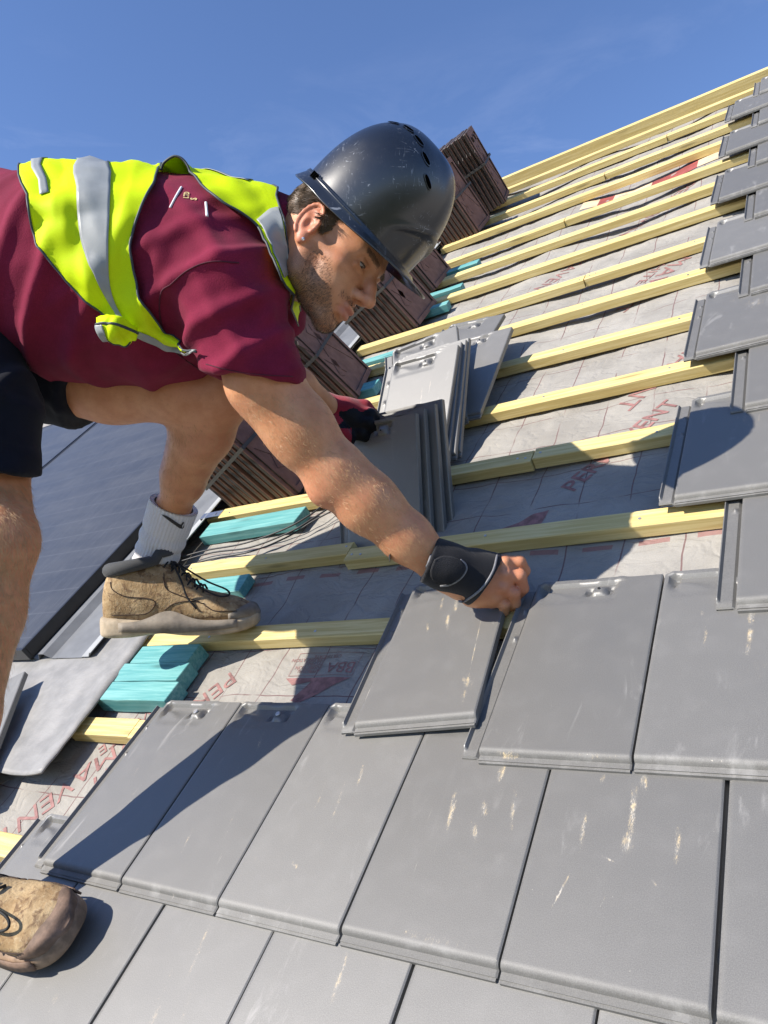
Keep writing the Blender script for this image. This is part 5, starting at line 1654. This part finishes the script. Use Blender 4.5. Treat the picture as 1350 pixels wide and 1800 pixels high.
# ------------------------------------------------------------------ fine hair on arm and legs (catches the sun)
def limb_hair(lo_px, count, zmax, leng, seed, axis, keep_fn=None):
    rr = random.Random(seed); out = []
    x0, y0, x1, y1 = lo_px
    bb = BVHTree.FromPolygons([tuple(p) for p in bv], [tuple(map(int, f)) for f in bq])
    for _ in range(count):
        x, y = rr.uniform(x0, x1), rr.uniform(y0, y1)
        d = Vector(((x - 675) / FOC, (y - 900) / FOC, 1.0)).normalized()
        h_, n_, _, _ = bb.ray_cast(Vector((0, 0, 0)), d)
        if h_ is None or h_.z > zmax: continue
        if keep_fn and not keep_fn(x, y): continue
        n_ = np.array(n_); n_ = -n_ if n_ @ np.array(d) > 0 else n_
        fl = axis + np.array([rr.uniform(-.5, .5) for _ in range(3)]); fl = fl - fl @ n_ * n_
        out.append((np.array(h_), n_ * rr.uniform(.25, .6) + norm(fl), leng * rr.uniform(.5, 1.3), 0.00013, -n_ * .1))
    return out
hh = limb_hair((400, 690, 770, 1010), 6500, 1.24, .0082, 5, np.array([.3, .55, 0]))
hh += limb_hair((-10, 850, 80, 1250), 4200, 1.2, .015, 6, np.array([.1, .9, 0]))
hh += limb_hair((250, 745, 420, 900), 1200, 1.6, .011, 8, np.array([-.1, .9, 0]))
strands('body_hair', hh, MT['fairhair'])

# ------------------------------------------------------------------ sock and boots
SK_T, SK_B = V(305, 890, 1.484), V(270, 992, 1.525)
axs = norm(SK_B - SK_T); ex = norm(np.array([1, 0, 0]) - axs[0] * axs); ez = np.cross(axs, ex)
bm = bmesh.new(); rg = []
NS = 160
for i, t_ in enumerate(np.concatenate([[-.02, -.035, -.03], np.linspace(0, 1.0, 30)])):
    c = lerp(SK_T, SK_B, max(t_, -.03)); r0 = .0490 - .006 * max(0, t_) + .0016 * math.sin(t_ * 26) * (t_ > .4)
    if i == 0: r0 = .040
    rg.append([bm.verts.new(Vector(c + (r0 + .0009 * math.cos(40 * a_)) * (ex * math.cos(a_) + ez * math.sin(a_) * .92) - ORG)) for a_ in np.linspace(0, 2 * math.pi, NS, endpoint=False)])
for i in range(len(rg) - 1):
    for k in range(NS): bm.faces.new((rg[i][k], rg[i][(k + 1) % NS], rg[i + 1][(k + 1) % NS], rg[i + 1][k]))
smesh = bm_mesh('sock', bm, cloth_material('white_ribbed_cotton', (.74, .73, .74), .9, 1500, .25, .05, .3), True)
sock = child('sock', smesh)
sock_bvh = BVHTree.FromPolygons([tuple(w_.co + Vector(ORG)) for w_ in smesh.vertices], [tuple(p.vertices) for p in smesh.polygons])
up_ = [(283, 904), (293, 907), (303, 913), (312, 919), (318, 922), (321, 918), (324, 918)]
dn_ = [(283, 904), (290, 910), (299, 917), (309, 924), (317, 929), (323, 928), (324, 918)]
A_, B_ = crom(up_, 24), crom(dn_, 24)
vv = [on_cloth(x, y, .0016, sock_bvh) - ORG for x, y in A_] + [on_cloth(x, y, .0016, sock_bvh) - ORG for x, y in B_]
child('embroidered_mark', mesh_from('embroidered_mark', vv, [(i, i + 1, 25 + i, 24 + i) for i in range(23)], MT['rubber']), sock)

def boot_leather():
    t = NT('muddy_tan_leather'); o = t.obj()
    n1 = t.noise(o, 22, 6, .65); n2 = t.noise(o, 160, 5, .65); n3 = t.noise(o, 55, 4, .6, 1.0)
    c = t.mix(t.ss(n1, .35, .66), (.29, .190, .095), (.47, .345, .195))
    c = t.mix(t.math('MULTIPLY', t.ss(n3, .50, .66), .8), c, (.13, .075, .045))
    c = t.mix(t.math('MULTIPLY', t.ss(n2, .52, .7), .5), c, (.50, .40, .26))
    m = t.base(c, .82, .2); t.bump(t.math('ADD', n2, t.math('MULTIPLY', n3, 1.0)), .55, .003); return m
MT['leather'] = boot_leather()
MT['sole'] = simple('grey_boot_sole', (.38, .31, .22), .75, .35, 26, .4, 180)
MT['soleb'] = simple('brown_boot_sole', (.24, .165, .11), .8, .4, 40, .5, 160)
MT['bumper'] = simple('brown_toe_bumper', (.15, .095, .065), .75, .4, 50, .5, 200)
MT['soled'] = simple('dark_boot_sole', (.20, .17, .135), .7, .35, 26, .4, 180)
MT['collar'] = cloth_material('grey_padded_cuff', (.075, .078, .082), .8, 900, .5, .2, .1)
MT['lace'] = simple('black_lace', (.012, .012, .012), .7, .3, 300)
def superring(x, z0, z1, hw, n=28, e=2.6, flat=.0):
    c = (z0 + z1) / 2; h = (z1 - z0) / 2
    out = []
    for k in range(n):
        a = 2 * math.pi * k / n; ca, sa = math.cos(a), math.sin(a)
        y = hw * np.sign(ca) * abs(ca) ** (2 / e); z = c + h * np.sign(sa) * abs(sa) ** (2 / e)
        if z > c: y *= 1 - flat * ((z - c) / max(h, 1e-6)) ** 2
        out.append((x, y, z))
    return out
def loft(name, rings, mat, cap=True):
    bm = bmesh.new(); R = [[bm.verts.new(p) for p in r] for r in rings]; n = len(R[0])
    for i in range(len(R) - 1):
        for k in range(n): bm.faces.new((R[i][k], R[i][(k + 1) % n], R[i + 1][(k + 1) % n], R[i + 1][k]))
    if cap: bm.faces.new(R[0]); bm.faces.new(R[-1])
    return bm_mesh(name, bm, mat, True)
UP = [(.006, .030, .088, .012, 0), (.012, .022, .112, .024, 0), (.028, .020, .140, .033, .1), (.050, .020, .150, .0365, .15), (.085, .020, .154, .038, .18), (.120, .020, .152, .0385, .22), (.148, .020, .142, .039, .30),
      (.172, .020, .118, .0405, .38), (.195, .020, .098, .043, .40), (.225, .020, .083, .0465, .38), (.255, .020, .076, .0475, .34), (.280, .021, .068, .0445, .30), (.298, .023, .058, .036, .25), (.309, .026, .046, .022, .2), (.313, .030, .038, .008, .1)]
SO = [(.000, .006, .040, .016), (.006, .002, .044, .028), (.024, .000, .044, .0385), (.06, .000, .040, .041), (.10, .004, .036, .0405), (.13, .006, .034, .0415), (.17, .001, .032, .0455), (.21, .000, .032, .050), (.25, .001, .034, .0515), (.28, .004, .037, .0475), (.302, .009, .040, .038), (.314, .014, .042, .024), (.319, .020, .040, .010)]
def dense(tab, n):
    a = np.array(tab); return crom(a, n)
def boot(mw, seed, near):
    root = child('work_boot', loft('work_boot', [[(x, y + .0012 * mnoise.noise((x * 40 + seed, y * 40, z * 40)), z + .0028 * mnoise.noise((x * 34 + seed, y * 30, z * 34))) for x, y, z in superring(x_, z0, z1, hw, 36, 2.5, fl_)] for x_, z0, z1, hw, fl_ in dense(UP, 46)], MT['leather']))
    root.matrix_local = mw
    def sub(name, me):
        return link(name, me, root, ID4)
    sub('sole', loft('sole', [superring(x, z0, z1, hw, 36, 4.0) for x, z0, z1, hw in dense(SO, 46)], MT['soleb' if near else 'sole']))
    # sole side panel: darker moulded wedge along the arch
    for sgn in (-1, 1):
        bm = bmesh.new(); a, b = [], []
        for t_ in np.linspace(0, 1, 24):
            x = .045 + .235 * t_; hw = np.interp(x, [q[0] for q in SO], [q[3] for q in SO]) + .0016
            top = .034 + .020 * math.exp(-((t_ - .42) / .18) ** 2); bot = .010 + .016 * abs(t_ - .45) ** 1.2
            a.append(bm.verts.new((x, sgn * (hw + .0005), bot))); b.append(bm.verts.new((x, sgn * (hw - .0015 - .006 * max(0, top - .04) / .02), top)))
        for i in range(23): bm.faces.new((a[i], a[i + 1], b[i + 1], b[i]))
        m_ = bm_mesh('sole_wedge', bm, MT['bumper' if near else 'soled'], True); o_ = sub('sole_wedge', m_)
        md = o_.modifiers.new('t', 'SOLIDIFY'); md.thickness = .003; md.offset = 1
    # padded cuff
    bm = bmesh.new()
    ring = [(.084 + .062 * math.cos(a_), .036 * math.sin(a_), .146 + .012 * math.cos(a_ + .2) + (.012 if math.cos(a_) > .6 else 0)) for a_ in np.linspace(0, 2 * math.pi, 40)]
    add_tube(bm, ring, [.0125 + .003 * math.cos(a_ + math.pi) for a_ in np.linspace(0, 2 * math.pi, 40)], 12, False)
    sub('cuff', bm_mesh('cuff', bm, MT['collar'], True))
    # stitched panel lines
    bm = bmesh.new()
    def side_pt(x, z, sgn):
        d = dense(UP, 46); i = int(np.argmin(abs(d[:, 0] - x))); _, z0, z1, hw, fl_ = d[i]
        c = (z0 + z1) / 2; h = (z1 - z0) / 2; q = max(-.98, min(.98, (z - c) / h))
        y = hw * (1 - abs(q) ** 2.5) ** (1 / 2.5); y *= 1 - fl_ * q * q if q > 0 else 1
        return (x, sgn * (y + .0004), z)
    for sgn in (-1, 1):
        for ln in ([(.030, .115), (.035, .100), (.060, .086), (.105, .080), (.118, .070), (.100, .050), (.06, .048), (.03, .048)], [(.135, .055), (.155, .068), (.185, .072), (.215, .066)], [(.215, .064), (.235, .052), (.262, .050), (.29, .048)], [(.135, .130), (.14, .10), (.165, .085), (.205, .070)]):
            add_tube(bm, [side_pt(x, z, sgn) for x, z in crom(ln, 24)], .0011, 5)
    sub('stitching', bm_mesh('stitching', bm, simple('dark_stitching', (.05, .03, .02), .9) if 'dark_stitching' not in bpy.data.materials else bpy.data.materials['dark_stitching'], True))
    # laces
    bm = bmesh.new()
    d = dense(UP, 46)
    def topz(x): i = int(np.argmin(abs(d[:, 0] - x))); return d[i][2]
    for i, x in enumerate((.138, .152, .166, .182, .198)):
        z = topz(x) + .002
        add_tube(bm, [(x - .004, -.022, z - .010), (x + .002, -.008, z), (x + .010, .010, z - .002), (x + .012, .022, z - .012)], .0022, 6)
        add_tube(bm, [(x - .004, .022, z - .010), (x + .002, .008, z + .001), (x + .010, -.010, z - .001), (x + .012, -.022, z - .012)], .0022, 6)
    z = topz(.150) + .004
    s_ = -1
    add_tube(bm, crom([(.148, 0, z), (.165, s_ * .018, z - .002), (.200, s_ * .030, z - .040), (.240, s_ * .034, z - .062), (.262, s_ * .028, z - .062), (.255, s_ * .018, z - .052), (.215, s_ * .012, z - .034), (.160, s_ * .004, z + .001)], 40), .0021, 6)
    add_tube(bm, crom([(.148, 0, z), (.158, s_ * .028, z - .004), (.172, s_ * .040, z - .030), (.182, s_ * .044, z - .06), (.20, s_ * .046, z - .085)], 24), .0021, 6)
    bmesh.ops.create_icosphere(bm, subdivisions=2, radius=.008, matrix=Matrix.Translation((.150, s_ * .004, z)))
    sub('laces', bm_mesh('laces', bm, MT['lace'], True))
    # rubber toe bumper
    tb = [(.262, .028, .050, .0490), (.283, .028, .058, .0458), (.300, .029, .058, .0390), (.311, .030, .054, .0268), (.318, .034, .044, .013), (.3205, .036, .042, .004)]
    sub('toe_bumper', loft('toe_bumper', [superring(x, z0, z1, hw, 36, 3.2) for x, z0, z1, hw in dense(tb, 18)], MT['bumper' if near else 'soled']))
    return root
def frame_mat(o, x, up):
    x = norm(x); up = np.array(up, float); up = norm(up - up @ x * x); y = np.cross(up, x)
    return Matrix(((x[0], y[0], up[0], o[0]), (x[1], y[1], up[1], o[1]), (x[2], y[2], up[2], o[2]), (0, 0, 0, 1)))
boot(frame_mat(V(181, 1119, 1.500) - ORG, (1, -.035, .05), (-.02, -1, -.05)), 1.0, False)
# near boot stands flat on the tile slope
def r2v(p): return CAM_R @ (np.asarray(p) - CAM_C)
toe = np.array([.004, -.072, -.004]); dirr = norm([1, .10, 0])
b0 = r2v(toe - dirr * .319); xd = CAM_R @ dirr; ud = CAM_R @ np.array([0, 0, 1.0])
boot(frame_mat(b0 - ORG, xd, ud), 5.0, True)
print('AN_N suggestion', 675 + FOC * r2v(toe - dirr * .24 + [0, 0, .11])[0] / r2v(toe - dirr * .24 + [0, 0, .11])[2], 900 + FOC * r2v(toe - dirr * .24 + [0, 0, .11])[1] / r2v(toe - dirr * .24 + [0, 0, .11])[2], r2v(toe - dirr * .24 + [0, 0, .11])[2])
